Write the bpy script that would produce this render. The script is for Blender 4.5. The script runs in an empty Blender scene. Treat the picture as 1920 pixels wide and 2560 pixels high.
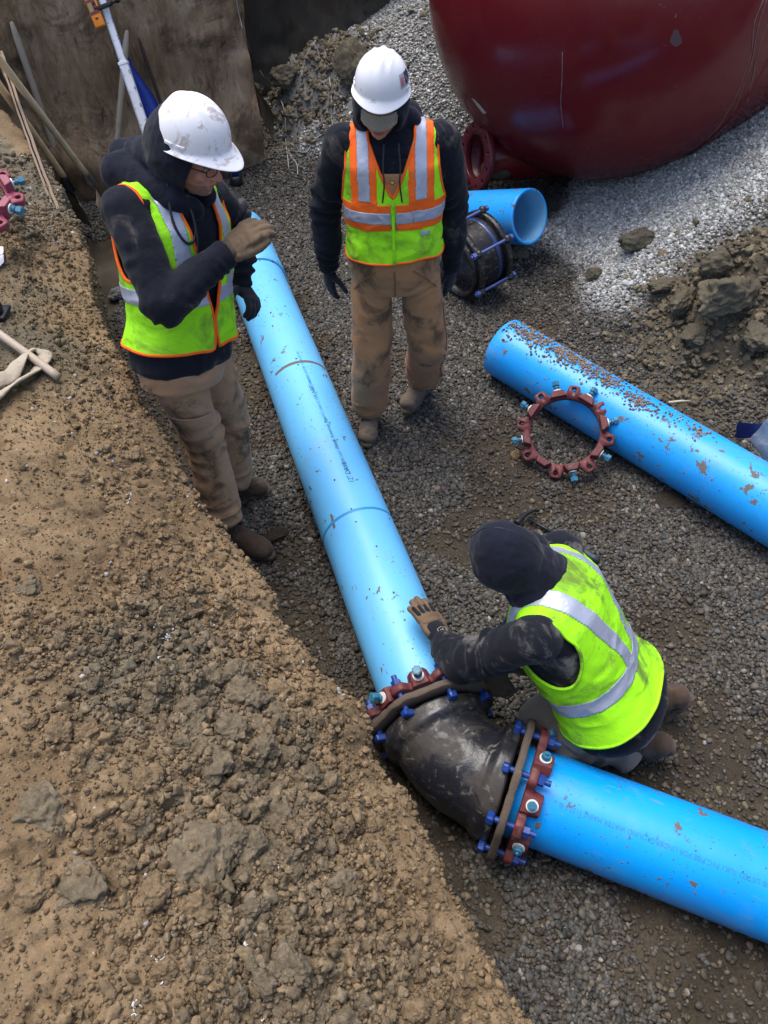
import bpy, bmesh, math, random
import numpy as np
from mathutils import Vector, Matrix, Quaternion
from mathutils.bvhtree import BVHTree
random.seed(7); np.random.seed(7)
PI = math.pi
sc = bpy.context.scene
COL = sc.collection

# ------------------------------------------------------------------ camera
CAM_H = 2.87; PITCH = math.radians(50); FPX = 1900.0
cd = bpy.data.cameras.new('camera'); cam = bpy.data.objects.new('camera', cd); COL.objects.link(cam)
cam.location = (0, 0, CAM_H); cam.rotation_euler = (math.radians(90) - PITCH, 0, 0)
cd.sensor_fit = 'VERTICAL'; cd.sensor_height = 36; cd.lens = 36 * FPX / 2560
cd.clip_start = 0.05; cd.clip_end = 500
sc.camera = cam
# ------------------------------------------------------------------ world, sun, exposure
SUN_EL, SUN_AZ = math.radians(72), math.radians(-40)     # azimuth measured from +Y towards +X
w = bpy.data.worlds.new('World'); sc.world = w; w.use_nodes = True
nt = w.node_tree; nt.nodes.clear()
sky = nt.nodes.new('ShaderNodeTexSky'); sky.sky_type = 'NISHITA'; sky.sun_disc = False
sky.sun_elevation = SUN_EL; sky.sun_rotation = SUN_AZ; sky.air_density = 1.0; sky.dust_density = 3.5; sky.ozone_density = 1.0
bg = nt.nodes.new('ShaderNodeBackground'); bg.inputs[1].default_value = 0.14
wo = nt.nodes.new('ShaderNodeOutputWorld')
nt.links.new(sky.outputs[0], bg.inputs[0]); nt.links.new(bg.outputs[0], wo.inputs[0])
sd = bpy.data.lights.new('sun', 'SUN'); sd.energy = 1.45; sd.angle = math.radians(42); sd.color = (1.0, 0.98, 0.94)
sun = bpy.data.objects.new('sun', sd); COL.objects.link(sun)
sdir = Vector((math.sin(SUN_AZ) * math.cos(SUN_EL), math.cos(SUN_AZ) * math.cos(SUN_EL), math.sin(SUN_EL)))
sun.rotation_euler = sdir.to_track_quat('Z', 'Y').to_euler(); sun.location = (0, 0, 8)
sc.view_settings.view_transform = 'Standard'; sc.view_settings.look = 'None'
sc.view_settings.exposure = 0.86; sc.view_settings.gamma = 1
sc.render.engine = 'CYCLES'
sc.cycles.max_bounces = 6; sc.cycles.diffuse_bounces = 3; sc.cycles.glossy_bounces = 3
sc.cycles.transmission_bounces = 4; sc.cycles.transparent_max_bounces = 6
sc.cycles.use_denoising = True; sc.cycles.use_adaptive_sampling = True

# ------------------------------------------------------------------ small maths
CF = np.array([0, math.cos(PITCH), -math.sin(PITCH)]); CU = np.array([0, math.sin(PITCH), math.cos(PITCH)])
def ray(px, py): return CF + np.array([1., 0, 0]) * (px - 960) / FPX - CU * (py - 1280) / FPX
def gp(px, py, z=0.0):
    d = ray(px, py); return Vector(np.array([0, 0, CAM_H]) + d * ((z - CAM_H) / d[2]))

def _hash(i, j, k, s):
    n = (i.astype(np.int64) * 374761393 + j.astype(np.int64) * 668265263 + k.astype(np.int64) * 2147483647 + s * 1274126177) & 0xffffffff
    n = ((n ^ (n >> 13)) * 1274126177) & 0xffffffff
    n = ((n ^ (n >> 16)) * 2246822519) & 0xffffffff
    return ((n ^ (n >> 15)) & 0xffffff) / float(0x1000000)
def vnoise(P, seed=0):
    F = np.floor(P); f = P - F; f = f * f * f * (f * (f * 6 - 15) + 10); I = F.astype(np.int64)
    r = 0
    for a in (0, 1):
        for b in (0, 1):
            for c in (0, 1):
                wgt = (f[:, 0] if a else 1 - f[:, 0]) * (f[:, 1] if b else 1 - f[:, 1]) * (f[:, 2] if c else 1 - f[:, 2])
                r = r + wgt * _hash(I[:, 0] + a, I[:, 1] + b, I[:, 2] + c, seed)
    return r * 2 - 1
_ROT = np.array([[0.36, 0.48, -0.8], [-0.8, 0.6, 0.0], [0.48, 0.64, 0.6]])
def fbm(P, octv=4, seed=0, gain=0.5):
    P = np.asarray(P, float); r = 0; a = 1; t = 0
    for o in range(octv):
        r = r + a * vnoise(P, seed + o); t += a; a *= gain; P = (P @ _ROT.T) * 2.03 + 11.7
    return r / t
def cell(P, seed=0):
    """distance to nearest feature point and the id value of that cell"""
    I = np.floor(P).astype(np.int64); best = np.full(len(P), 9.0); idv = np.zeros(len(P))
    for a in (-1, 0, 1):
        for b in (-1, 0, 1):
            for c in (-1, 0, 1):
                J = I + np.array([a, b, c])
                q = np.stack([_hash(J[:, 0], J[:, 1], J[:, 2], seed + m) for m in (0, 1, 2)], 1) + J
                d = ((q - P) ** 2).sum(1); m = d < best
                best = np.where(m, d, best); idv = np.where(m, _hash(J[:, 0], J[:, 1], J[:, 2], seed + 5), idv)
    return np.sqrt(best), idv
def sstep(x, a, b):
    t = np.clip((x - a) / (b - a), 0, 1); return t * t * (3 - 2 * t)

# ------------------------------------------------------------------ materials
class M:
    def __init__(s, name):
        s.m = bpy.data.materials.new(name); s.m.use_nodes = True; s.t = s.m.node_tree
        s.n = s.t.nodes; s.p = s.n['Principled BSDF']; s.co = None
    def new(s, k, **kw):
        x = s.n.new(k)
        for a, b in kw.items(): setattr(x, a, b)
        return x
    def link(s, a, b): s.t.links.new(a, b)
    def val(s, sock, v):
        if hasattr(v, 'is_output') : s.link(v, sock)
        elif isinstance(v, (tuple, list)): sock.default_value = (*v, 1.0) if len(sock.default_value) == 4 and len(v) == 3 else v
        else: sock.default_value = v
    def coord(s):
        if s.co is None: s.co = s.new('ShaderNodeTexCoord').outputs['Object']
        return s.co
    def noise(s, scale, detail=4, rough=0.55, dist=0.0, stretch=None, out='Fac', off=None):
        c = s.coord()
        if stretch or off:
            mp = s.new('ShaderNodeMapping'); s.link(c, mp.inputs[0])
            if stretch: mp.inputs['Scale'].default_value = stretch
            if off: mp.inputs['Location'].default_value = off
            c = mp.outputs[0]
        x = s.new('ShaderNodeTexNoise'); s.link(c, x.inputs['Vector'])
        x.inputs['Scale'].default_value = scale; x.inputs['Detail'].default_value = detail
        x.inputs['Roughness'].default_value = rough; x.inputs['Distortion'].default_value = dist
        return x.outputs[out]
    def voro(s, scale, feature='F1', out='Distance', stretch=None):
        c = s.coord()
        if stretch:
            mp = s.new('ShaderNodeMapping'); s.link(c, mp.inputs[0]); mp.inputs['Scale'].default_value = stretch; c = mp.outputs[0]
        x = s.new('ShaderNodeTexVoronoi'); x.feature = feature; s.link(c, x.inputs['Vector']); x.inputs['Scale'].default_value = scale
        return x.outputs[out]
    def ramp(s, fac, a, b, va=0.0, vb=1.0):
        x = s.new('ShaderNodeMapRange'); x.interpolation_type = 'SMOOTHSTEP'; s.link(fac, x.inputs[0])
        x.inputs[1].default_value = a; x.inputs[2].default_value = b; x.inputs[3].default_value = va; x.inputs[4].default_value = vb
        return x.outputs[0]
    def mix(s, fac, a, b, mode='MIX'):
        x = s.new('ShaderNodeMix', data_type='RGBA', blend_type=mode); s.val(x.inputs[0], fac); s.val(x.inputs[6], a); s.val(x.inputs[7], b)
        return x.outputs[2]
    def math(s, op, a, b=0.0):
        x = s.new('ShaderNodeMath', operation=op); s.val(x.inputs[0], a); s.val(x.inputs[1], b); return x.outputs[0]
    def crmp(s, fac, stops):
        x = s.new('ShaderNodeValToRGB'); s.link(fac, x.inputs[0]); e = x.color_ramp.elements
        e.remove(e[1]); e[0].position = stops[0][0]; e[0].color = (*stops[0][1], 1)
        for p, c in stops[1:]: q = e.new(p); q.color = (*c, 1)
        return x.outputs[0]
    def bump(s, h, strength=0.5, dist=0.01, prev=None):
        x = s.new('ShaderNodeBump'); s.link(h, x.inputs['Height']); x.inputs['Strength'].default_value = strength; x.inputs['Distance'].default_value = dist
        if prev is not None: s.link(prev, x.inputs['Normal'])
        return x.outputs[0]
    def attr(s, name, typ='GEOMETRY', out='Fac'):
        x = s.new('ShaderNodeAttribute'); x.attribute_name = name; x.attribute_type = typ; return x.outputs[out]
    def fin(s, col=None, rough=None, normal=None, **kw):
        if col is not None: s.val(s.p.inputs['Base Color'], col)
        if rough is not None: s.val(s.p.inputs['Roughness'], rough)
        if normal is not None: s.link(normal, s.p.inputs['Normal'])
        for k, v in kw.items(): s.val(s.p.inputs[k], v)
        return s.m

def soil_mat(name, stops, pale=None, scale=1.0, wet=0.0, tone=None):
    m = M(name)
    n1 = m.noise(1.7 * scale, 6, 0.6, 0.3); n2 = m.noise(14 * scale, 5, 0.7); n3 = m.noise(90 * scale, 4, 0.7)
    f = m.math('ADD', m.math('MULTIPLY', n1, 0.62), m.math('MULTIPLY', n2, 0.38))
    f = m.math('ADD', f, m.math('MULTIPLY', m.math('SUBTRACT', n3, 0.5), 0.22))
    c = m.crmp(f, stops)
    if tone is not None:
        c = m.mix(m.ramp(m.noise(2.6, 6, 0.72, 0.7, off=(4, 7, 1)), 0.48, 0.62, 0, 0.55), c, (0.115, 0.072, 0.038))
        c = m.mix(m.ramp(m.attr(tone), 0, 1), c, m.crmp(f, tone_stops))
    if pale: c = m.mix(m.ramp(m.noise(60, 3, 0.6), 0.69, 0.76), c, pale)
    b = m.bump(n3, 0.8, 0.0065 / scale); b = m.bump(m.noise(300, 3, 0.7), 0.6, 0.0016, b)
    b = m.bump(m.voro(120), 0.4, 0.002, b)
    return m.fin(c, 0.92 - wet, b, **{'Specular IOR Level': 0.2})
tone_stops = [(0.36, (0.085, 0.073, 0.050)), (0.55, (0.145, 0.122, 0.083)), (0.68, (0.205, 0.172, 0.118))]

TAN = [(0.33, (0.115, 0.080, 0.045)), (0.46, (0.200, 0.138, 0.077)), (0.56, (0.265, 0.184, 0.104)), (0.70, (0.345, 0.252, 0.155))]
mat_bank = soil_mat('clay_soil', TAN, (0.48, 0.44, 0.38), 1.0, 0.0, 'tone')
def clod_mat(name='clay_clod', fixed=None):
    m = M(name)
    r = m.attr('rnd', 'INSTANCER'); t = m.attr('tone', 'INSTANCER')
    n2 = m.noise(1.6, 6, 0.65); n3 = m.noise(9, 5, 0.75)
    f = m.math('ADD', m.math('MULTIPLY', n2, 0.55), m.math('MULTIPLY', n3, 0.45))
    tan = m.crmp(f, [(0.34, (0.105, 0.073, 0.042)), (0.50, (0.205, 0.142, 0.080)), (0.66, (0.32, 0.230, 0.140))])
    gry = m.crmp(f, [(0.34, (0.070, 0.060, 0.042)), (0.50, (0.145, 0.121, 0.083)), (0.66, (0.235, 0.196, 0.138))])
    if fixed is None:
        c = m.mix(t, tan, gry); hs = m.new('ShaderNodeHueSaturation'); m.link(c, hs.inputs['Color']); m.link(m.ramp(r, 0, 1, 0.70, 1.22), hs.inputs['Value']); c = hs.outputs[0]
    else: c = m.mix(fixed, tan, gry)
    b = m.bump(n3, 0.8, 0.0012 if fixed is None else 0.0035); b = m.bump(m.noise(30, 4, 0.7), 0.6, 0.0003 if fixed is None else 0.0010, b)
    return m.fin(c, 0.95, b, **{'Specular IOR Level': 0.12})
mat_clod = clod_mat()
def stone_mat(name, stops, rough=0.55):
    m = M(name)
    r = m.attr('rnd', 'INSTANCER')
    c = m.crmp(r, stops); t = m.attr('tone', 'INSTANCER')
    n = m.noise(8, 3, 0.7)
    c = m.mix(m.ramp(n, 0.3, 0.8, 0.0, 0.35), c, (0.06, 0.05, 0.04), 'MULTIPLY') if False else c
    g = m.new('ShaderNodeHueSaturation'); m.link(c, g.inputs['Color']); m.link(m.math('MINIMUM', t, 1.9), g.inputs['Value']); m.link(m.ramp(t, 1.3, 2.6, 0.88, 0.40), g.inputs['Saturation'])
    mud = m.attr('mud', 'INSTANCER')
    lc = m.crmp(r, [(0, (.16, .16, .15)), (.3, (.31, .315, .30)), (.55, (.46, .465, .44)), (.7, (.33, .29, .24)), (.85, (.54, .55, .53)), (1, (.76, .76, .73))])
    gg = m.mix(m.ramp(t, 1.5, 4.0, 0, 1), g.outputs[0], lc)
    c = m.mix(mud, gg, (0.070, 0.056, 0.040))
    return m.fin(c, rough, m.bump(n, 0.3, 0.0003), **{'Specular IOR Level': 0.22})
mat_stone = stone_mat('gravel_stone', [(0.0, (0.024, 0.025, 0.024)), (0.22, (0.050, 0.050, 0.046)), (0.42, (0.085, 0.082, 0.072)), (0.58, (0.080, 0.067, 0.051)),
                                       (0.72, (0.058, 0.066, 0.070)), (0.86, (0.135, 0.130, 0.115)), (0.96, (0.16, 0.120, 0.083)), (1.0, (0.30, 0.29, 0.27))], 0.55)
mat_floor = soil_mat('trench_floor_soil', [(0.33, (0.022, 0.018, 0.013)), (0.5, (0.040, 0.031, 0.022)), (0.66, (0.075, 0.056, 0.038))], None, 1.0, 0.1)
mat_heap = soil_mat('grey_clay', [(0.33, (0.045, 0.038, 0.027)), (0.5, (0.085, 0.070, 0.048)), (0.66, (0.135, 0.112, 0.078))], None, 1.0, 0.05)
def wall_mat(name, stops, streak=1.0):
    m = M(name)
    ns = m.noise(8, 6, 0.7, 0.6, (1, 1, 0.26)); nf = m.noise(36, 5, 0.75, 0.4, (1, 1, 0.20)); nb = m.noise(1.3, 5, 0.6, 0.4)
    f = m.math('ADD', m.math('MULTIPLY', ns, 0.35), m.math('MULTIPLY', nb, 0.5)); f = m.math('ADD', f, m.math('MULTIPLY', nf, 0.15))
    c = m.crmp(f, stops)
    dark = m.ramp(m.noise(11, 4, 0.7, 0.5, (1, 1, 0.25), off=(3, 1, 7)), 0.62, 0.70)
    c = m.mix(m.math('MULTIPLY', dark, 0.75), c, (0.03, 0.022, 0.014))
    c = m.mix(m.ramp(m.noise(3.0, 6, 0.75, 0.8, off=(8, 2, 4)), 0.50, 0.62, 0, 0.6), c, (0.085, 0.058, 0.036))
    b = m.bump(nf, 0.5 * streak, 0.02); b = m.bump(ns, 0.5 * streak, 0.04, b); b = m.bump(m.noise(90, 4, 0.7), 0.35, 0.008, b)
    return m.fin(c, 0.85, b, **{'Specular IOR Level': 0.2})
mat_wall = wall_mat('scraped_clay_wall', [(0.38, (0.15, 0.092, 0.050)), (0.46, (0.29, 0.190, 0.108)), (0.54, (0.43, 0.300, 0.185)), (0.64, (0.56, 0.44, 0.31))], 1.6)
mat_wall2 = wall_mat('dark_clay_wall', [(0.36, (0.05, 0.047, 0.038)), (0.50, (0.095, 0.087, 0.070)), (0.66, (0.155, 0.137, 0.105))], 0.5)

def pipe_mat(name, mud=1.0, base=(0.035, 0.33, 0.80), light=(0.09, 0.47, 0.88)):
    m = M(name)
    c = m.mix(m.noise(2.2, 3, 0.5, 0.2), base, light)
    dust = m.ramp(m.noise(3.5, 6, 0.7, 0.6, (1, 1, 0.7)), 0.48, 0.76, 0.0, 0.24 * mud); c = m.mix(dust, c, (0.30, 0.25, 0.19))
    scr = m.ramp(m.noise(70, 4, 0.75, 0.4, (1, 1, 0.12)), 0.60, 0.70, 0, 0.50 * mud); patch = m.ramp(m.noise(4, 3, 0.5, off=(5, 2, 1)), 0.50, 0.64)
    c = m.mix(m.math('MULTIPLY', scr, patch), c, (0.26, 0.20, 0.15))
    sp = m.ramp(m.noise(85, 2, 0.5, off=(1, 8, 3)), 0.68, 0.70, 0, 0.9)
    spp = m.ramp(m.noise(2.6, 3, 0.5, off=(9, 2, 4)), 0.50 - 0.06 * mud, 0.60)
    spk = m.math('MULTIPLY', sp, spp); c = m.mix(spk, c, (0.07, 0.045, 0.028))
    bl = m.ramp(m.noise(13, 5, 0.65, 0.5, (1, 1, 0.8), off=(2, 6, 9)), 0.665 - 0.03 * mud, 0.68 - 0.03 * mud)
    c = m.mix(bl, c, m.mix(m.noise(60), (0.105, 0.085, 0.067), (0.18, 0.152, 0.125)))
    dirt = m.math('MAXIMUM', m.math('MAXIMUM', spk, bl), dust)
    b = m.bump(m.math('MAXIMUM', spk, bl), 0.5, 0.003); b = m.bump(m.noise(5, 2), 0.08, 0.05, b)
    return m.fin(c, m.ramp(dirt, 0, 0.8, 0.38, 0.85), b, **{'Specular IOR Level': 0.5})
mat_pipe = pipe_mat('blue_plastic_pipe', 1.0, (0.11, 0.44, 0.86), (0.17, 0.56, 0.92))
mat_pipe_b = pipe_mat('muddy_blue_pipe', 1.9, (0.008, 0.29, 0.88), (0.02, 0.42, 0.95))
mat_pipe_c = pipe_mat('scuffed_blue_pipe', 1.5, (0.0, 0.27, 0.92), (0.0, 0.42, 0.98))
mat_bore = M('pipe_bore').fin((0.16, 0.42, 0.66), 0.5)
mat_groove = M('pipe_groove').fin((0.03, 0.26, 0.55), 0.45)
def painted(name, base, wear=(0.2, 0.16, 0.12), amt=0.2, rough=0.45, spec=0.5, scale=1.0, bmp=0.3, metallic=0.0, thr=0.60):
    m = M(name)
    c = m.mix(m.noise(9 * scale, 4, 0.6), tuple(x * 0.82 for x in base), tuple(min(1, x * 1.15) for x in base))
    wv = m.ramp(m.noise(24 * scale, 6, 0.7, 0.5), thr, thr + 0.12, 0, amt * 2); c = m.mix(wv, c, wear)
    b = m.bump(m.noise(60 * scale, 4, 0.7), bmp, 0.004)
    return m.fin(c, m.ramp(m.noise(14 * scale), 0.3, 0.7, max(0.05, rough - 0.12), rough + 0.12), b, **{'Specular IOR Level': spec, 'Metallic': metallic})
mat_gland = painted('maroon_gland_paint', (0.130, 0.026, 0.028), (0.15, 0.10, 0.085), 0.45, 0.6, thr=.54)
mat_bolt = painted('blue_coated_bolt', (0.008, 0.045, 0.24), (0.09, 0.075, 0.065), 0.35, 0.45, thr=.56)
mat_teal = painted('teal_coated_nut', (0.035, 0.17, 0.27), (0.16, 0.17, 0.16), 0.35, 0.42)
mat_washer = M('white_washer').fin((0.75, 0.74, 0.70), 0.5)
mat_rust = painted('rusty_flange_edge', (0.115, 0.088, 0.068), (0.20, 0.165, 0.135), 0.6, 0.8, 0.25, 2.0, 0.7)
def tar():
    m = M('black_tar_iron')
    c = m.mix(m.noise(7, 5, 0.7, 0.4), (0.008, 0.010, 0.016), (0.024, 0.024, 0.029))
    mud = m.ramp(m.noise(6, 6, 0.7, 0.7, off=(4, 4, 2)), 0.44, 0.66, 0, 0.75); c = m.mix(mud, c, (0.060, 0.049, 0.039))
    pl = m.ramp(m.noise(24, 6, 0.75, 1.0, off=(7, 1, 2)), 0.56, 0.66, 0, 0.7); c = m.mix(pl, c, (0.22, 0.20, 0.17))
    rr = m.math('ADD', m.ramp(mud, 0, 0.6, 0.30, 0.7), m.math('MULTIPLY', m.math('SUBTRACT', m.noise(18, 4), 0.5), 0.3))
    return m.fin(c, rr, m.bump(m.noise(26, 5, 0.7), 0.35, 0.008), **{'Specular IOR Level': 0.5})
mat_tar = tar()
def tankm():
    m = M('maroon_tank_paint')
    c = m.mix(m.noise(1.2, 4, 0.6, 0.5), (0.115, 0.0075, 0.012), (0.165, 0.012, 0.018))
    sp = m.ramp(m.noise(38, 4, 0.6, 0.5), 0.735, 0.76, 0, 0.8); c = m.mix(sp, c, (0.34, 0.26, 0.24))
    sc_ = m.ramp(m.noise(5, 5, 0.7, 1.2, (1, 1, 0.5), off=(3, 9, 2)), 0.69, 0.72, 0, 0.35); c = m.mix(sc_, c, (0.20, 0.15, 0.17))
    dirt = m.ramp(m.noise(2.3, 5, 0.7), 0.5, 0.8, 0, 0.18); c = m.mix(dirt, c, (0.12, 0.09, 0.075))
    return m.fin(c, m.ramp(m.noise(3, 4), 0.3, 0.7, 0.14, 0.30), m.bump(m.noise(3.5, 3), 0.07, 0.05), **{'Specular IOR Level': 0.34})
mat_tank = tankm()
def cloth(name, a, b, dirt=(0.22, 0.16, 0.11), amt=0.5, thr=0.58, sc_=9, weave=420, rough=0.9, spec=0.15, off=(0, 0, 0), ds=1.0, sheen=0.15):
    m = M(name)
    c = m.mix(m.noise(sc_, 4, 0.6), a, b)
    d = m.ramp(m.noise(6.0 * ds, 6, 0.68, 0.6, off=off), thr, thr + 0.15, 0, amt); c = m.mix(d, c, dirt)
    bb = m.bump(m.noise(weave, 2, 0.5), 0.25, 0.0015); bb = m.bump(m.noise(22, 4, 0.55, 0.4), 0.55, 0.010, bb)
    return m.fin(c, rough, bb, **{'Specular IOR Level': spec, 'Sheen Weight': sheen})
mat_hood = cloth('black_fleece', (0.006, 0.0075, 0.013), (0.011, 0.013, 0.021), (0.13, 0.115, 0.10), 0.6, 0.555, off=(3, 3, 3), sheen=0.08)
mat_hood_k = cloth('dusty_black_fleece', (0.007, 0.008, 0.014), (0.012, 0.014, 0.021), (0.19, 0.18, 0.165), 0.7, 0.53, off=(1, 5, 2), ds=1.4, sheen=0.08)
mat_hoodc = cloth('navy_hood_fleece', (0.007, 0.008, 0.016), (0.012, 0.014, 0.026), amt=0.0, sheen=0.1)
mat_pant = cloth('brown_duck_canvas', (0.35, 0.175, 0.078), (0.45, 0.24, 0.115), (0.085, 0.058, 0.035), 0.88, 0.51, off=(2, 1, 0), ds=0.7)
mat_pant_l = cloth('tan_work_canvas', (0.38, 0.215, 0.118), (0.48, 0.29, 0.165), (0.085, 0.045, 0.022), 0.92, 0.485, off=(6, 1, 5), ds=0.7)
mat_pant_k = cloth('grey_khaki_canvas', (0.20, 0.175, 0.145), (0.26, 0.23, 0.19), (0.06, 0.046, 0.034), 0.7, 0.60, off=(6, 3, 5), ds=0.7)
mat_seam = M('trouser_stitching').fin((0.21, 0.115, 0.06), 0.9)
def vest_mat(name, a, b, dirt, amt, thr, off=(0, 0, 0)):
    m = M(name)
    c = m.mix(m.noise(5, 3), a, b)
    d = m.ramp(m.noise(5.0, 6, 0.7, 0.7, off=off), thr, thr + 0.20, 0, amt); c = m.mix(d, c, dirt)
    d2 = m.ramp(m.noise(30, 4, 0.7, 0.6, off=off), 0.66, 0.74, 0, amt * 0.8); c = m.mix(d2, c, tuple(x * 0.6 for x in dirt)); c = m.mix(m.ramp(m.noise(70, 5, 0.8, 0.4, off=off), 0.60, 0.74, 0, amt * 0.6), c, tuple(x * 0.7 for x in dirt))
    mesh = m.voro(300); c = m.mix(m.ramp(mesh, 0.0, 0.35, 0.40, 0.0), c, tuple(x * 0.45 for x in a))
    bb = m.bump(mesh, 0.3, 0.002); bb = m.bump(m.noise(14, 4, 0.55, 0.5), 0.35, 0.012, bb)
    return m.fin(c, 0.75, bb, **{'Specular IOR Level': 0.25})
mat_lime = vest_mat('lime_mesh_fabric', (0.30, 0.80, 0.010), (0.38, 0.90, 0.02), (0.17, 0.25, 0.04), 0.8, 0.45, (2, 2, 2))
mat_lime_k = vest_mat('bright_lime_mesh_fabric', (0.34, 0.90, 0.008), (0.42, 0.98, 0.02), (0.12, 0.17, 0.035), 0.9, 0.44, (8, 2, 2))
mat_orange = vest_mat('orange_trim_fabric', (0.95, 0.12, 0.010), (1.0, 0.17, 0.02), (0.30, 0.10, 0.05), 0.35, 0.60, (1, 2, 6))
def tape():
    m = M('silver_reflective_tape')
    c = m.mix(m.noise(14, 4, 0.6, 0.4), (0.33, 0.36, 0.45), (0.47, 0.51, 0.62))
    c = m.mix(m.ramp(m.noise(22, 5, 0.7, 0.8), 0.60, 0.72, 0, 0.6), c, (0.24, 0.20, 0.17))
    return m.fin(c, 0.42, m.bump(m.noise(16, 4, 0.6, 0.5), 0.4, 0.01), **{'Metallic': 0.25})
mat_tape = tape()
def hatm(nm, th_):
    m = M(nm)
    c = m.mix(m.ramp(m.noise(16, 6, 0.7, 0.8, off=(2, 2, 5)), th_, th_ + .07, 0, 0.6), (0.80, 0.80, 0.84), (0.38, 0.27, 0.20))
    c = m.mix(m.ramp(m.noise(7, 4, 0.6), 0.45, 0.75, 0, 0.14), c, (0.40, 0.36, 0.38))
    return m.fin(c, 0.30, None, **{'Specular IOR Level': 0.45})
mat_hat = hatm('white_hard_hat_plastic', .60); mat_hat_l = hatm('muddy_white_hard_hat_plastic', .525)
def skinm():
    m = M('skin')
    c = m.mix(m.noise(22, 4, 0.6), (0.42, 0.185, 0.130), (0.52, 0.255, 0.185))
    c = m.mix(m.ramp(m.noise(14, 3), 0.55, 0.7, 0, 0.5), c, (0.48, 0.13, 0.09))
    return m.fin(c, 0.5, m.bump(m.noise(120, 3), 0.1, 0.002), **{'Subsurface Weight': 0.08, 'Specular IOR Level': 0.4})
mat_skin = skinm()
mat_stub = cloth('beard_stubble', (0.19, 0.095, 0.062), (0.28, 0.145, 0.10), amt=0, weave=600)
mat_lip = M('lips').fin((0.36, 0.085, 0.065), 0.5)
mat_eye = M('eye').fin((0.30, 0.27, 0.25), 0.2)
mat_black = M('black_plastic').fin((0.010, 0.010, 0.012), 0.4)
mat_glovel = cloth('brown_leather', (0.13, 0.086, 0.052), (0.19, 0.130, 0.082), (0.045, 0.042, 0.038), 0.7, 0.52, ds=3.0, rough=0.7, sheen=0.0)
mat_gloveb = cloth('black_knit_glove', (0.008, 0.010, 0.015), (0.018, 0.020, 0.027), (0.10, 0.10, 0.11), 0.6, 0.56, ds=3.0)
mat_gloved = cloth('dark_work_glove', (0.055, 0.043, 0.030), (0.11, 0.083, 0.052), (0.02, 0.02, 0.024), 0.7, 0.50, ds=3.0, rough=0.75)
mat_boot = cloth('muddy_brown_leather', (0.055, 0.036, 0.025), (0.085, 0.056, 0.038), (0.125, 0.090, 0.062), 0.7, 0.50, ds=2.5, weave=150)
mat_boot_m = cloth('clay_caked_boot', (0.14, 0.105, 0.075), (0.20, 0.155, 0.12), (0.075, 0.050, 0.032), 0.85, 0.48, ds=2.2, weave=120)
mat_mudsole = cloth('caked_mud', (0.080, 0.056, 0.037), (0.13, 0.093, 0.062), (0.05, 0.037, 0.026), 0.6, 0.5, ds=4, weave=90)
def woodm(name, a, b, rough=0.6, dirt=(0.12, 0.09, 0.06), amt=0.4):
    m = M(name)
    c = m.mix(m.noise(30, 5, 0.6, 0.6, (1, 1, 0.06)), a, b); c = m.mix(m.ramp(m.noise(7, 5, 0.7), 0.52, 0.68, 0, amt), c, dirt)
    return m.fin(c, rough, m.bump(m.noise(60, 4, 0.6, 0, (1, 1, 0.08)), 0.3, 0.002))
mat_ash = woodm('pale_ash_handle', (0.66, 0.46, 0.25), (0.80, 0.60, 0.36), amt=.25)
mat_greyw = woodm('weathered_wood', (0.36, 0.285, 0.215), (0.50, 0.41, 0.32))
mat_lath = woodm('old_plank_wood', (0.15, 0.105, 0.070), (0.25, 0.185, 0.13), 0.8)
mat_steel = painted('muddy_shovel_steel', (0.12, 0.115, 0.105), (0.24, 0.175, 0.12), 0.7, 0.5, 0.5, 0.7, 0.3, 0.4, 0.48)
mat_clay_steel = painted('clay_coated_shovel', (0.40, 0.285, 0.185), (0.24, 0.18, 0.12), 0.5, 0.7, 0.3, 0.7, 0.3, 0.0, 0.5)
mat_darksteel = painted('dark_steel', (0.025, 0.027, 0.033), (0.10, 0.08, 0.06), 0.4, 0.45, 0.5, 1.5, 0.4, 0.5)
mat_bluestr = painted('cobalt_blue_plastic', (0.012, 0.045, 0.33), (0.14, 0.13, 0.15), 0.25, 0.35, 0.5, 0.6, 0.1)
mat_rod = painted('white_levelling_rod', (0.80, 0.80, 0.84), (0.5, 0.46, 0.42), 0.3, 0.4)
mat_orangep = painted('orange_plastic', (0.85, 0.25, 0.015), (0.4, 0.16, 0.04), 0.1, 0.4)
mat_screen = M('instrument_screen').fin((0.35, 0.28, 0.11), 0.2)
mat_panel = M('instrument_panel').fin((0.20, 0.04, 0.03), 0.35)
mat_webb = cloth('dirty_canvas_webbing', (0.36, 0.30, 0.225), (0.47, 0.40, 0.31), (0.17, 0.14, 0.12), 0.6, 0.52, ds=3.0, weave=350)
mat_wire = M('pale_cord').fin((0.36, 0.34, 0.30), 0.7)
mat_paper = M('white_paper').fin((0.66, 0.66, 0.72), 0.8)
mat_tarp = cloth('navy_tarp', (0.010, 0.02, 0.11), (0.014, 0.03, 0.16), amt=0.2)
def film(name, col, alpha):
    m = M(name); return m.fin(col, 0.25, m.bump(m.noise(12, 3, 0.6, 1.0), 0.5, 0.02), **{'Transmission Weight': alpha, 'IOR': 1.1})
mat_film = film('milky_plastic_sheet', (0.40, 0.44, 0.48), 0.25)
mat_shield = film('smoky_lens', (0.62, 0.60, 0.52), 0.72)
mat_printk = M('black_print').fin((0.02, 0.08, 0.16), 0.5)
mat_printt = M('teal_print').fin((0.015, 0.20, 0.42), 0.5)
mat_printr = M('red_print').fin((0.75, 0.03, 0.025), 0.4)
mat_decal = M('decal_dark_blue').fin((0.012, 0.018, 0.06), 0.35)
mat_decalw = M('decal_silver').fin((0.35, 0.36, 0.42), 0.35)
mat_lace = M('boot_lace').fin((0.06, 0.045, 0.035), 0.9)
mat_logo = M('pale_print').fin((0.55, 0.48, 0.38), 0.7)
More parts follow.
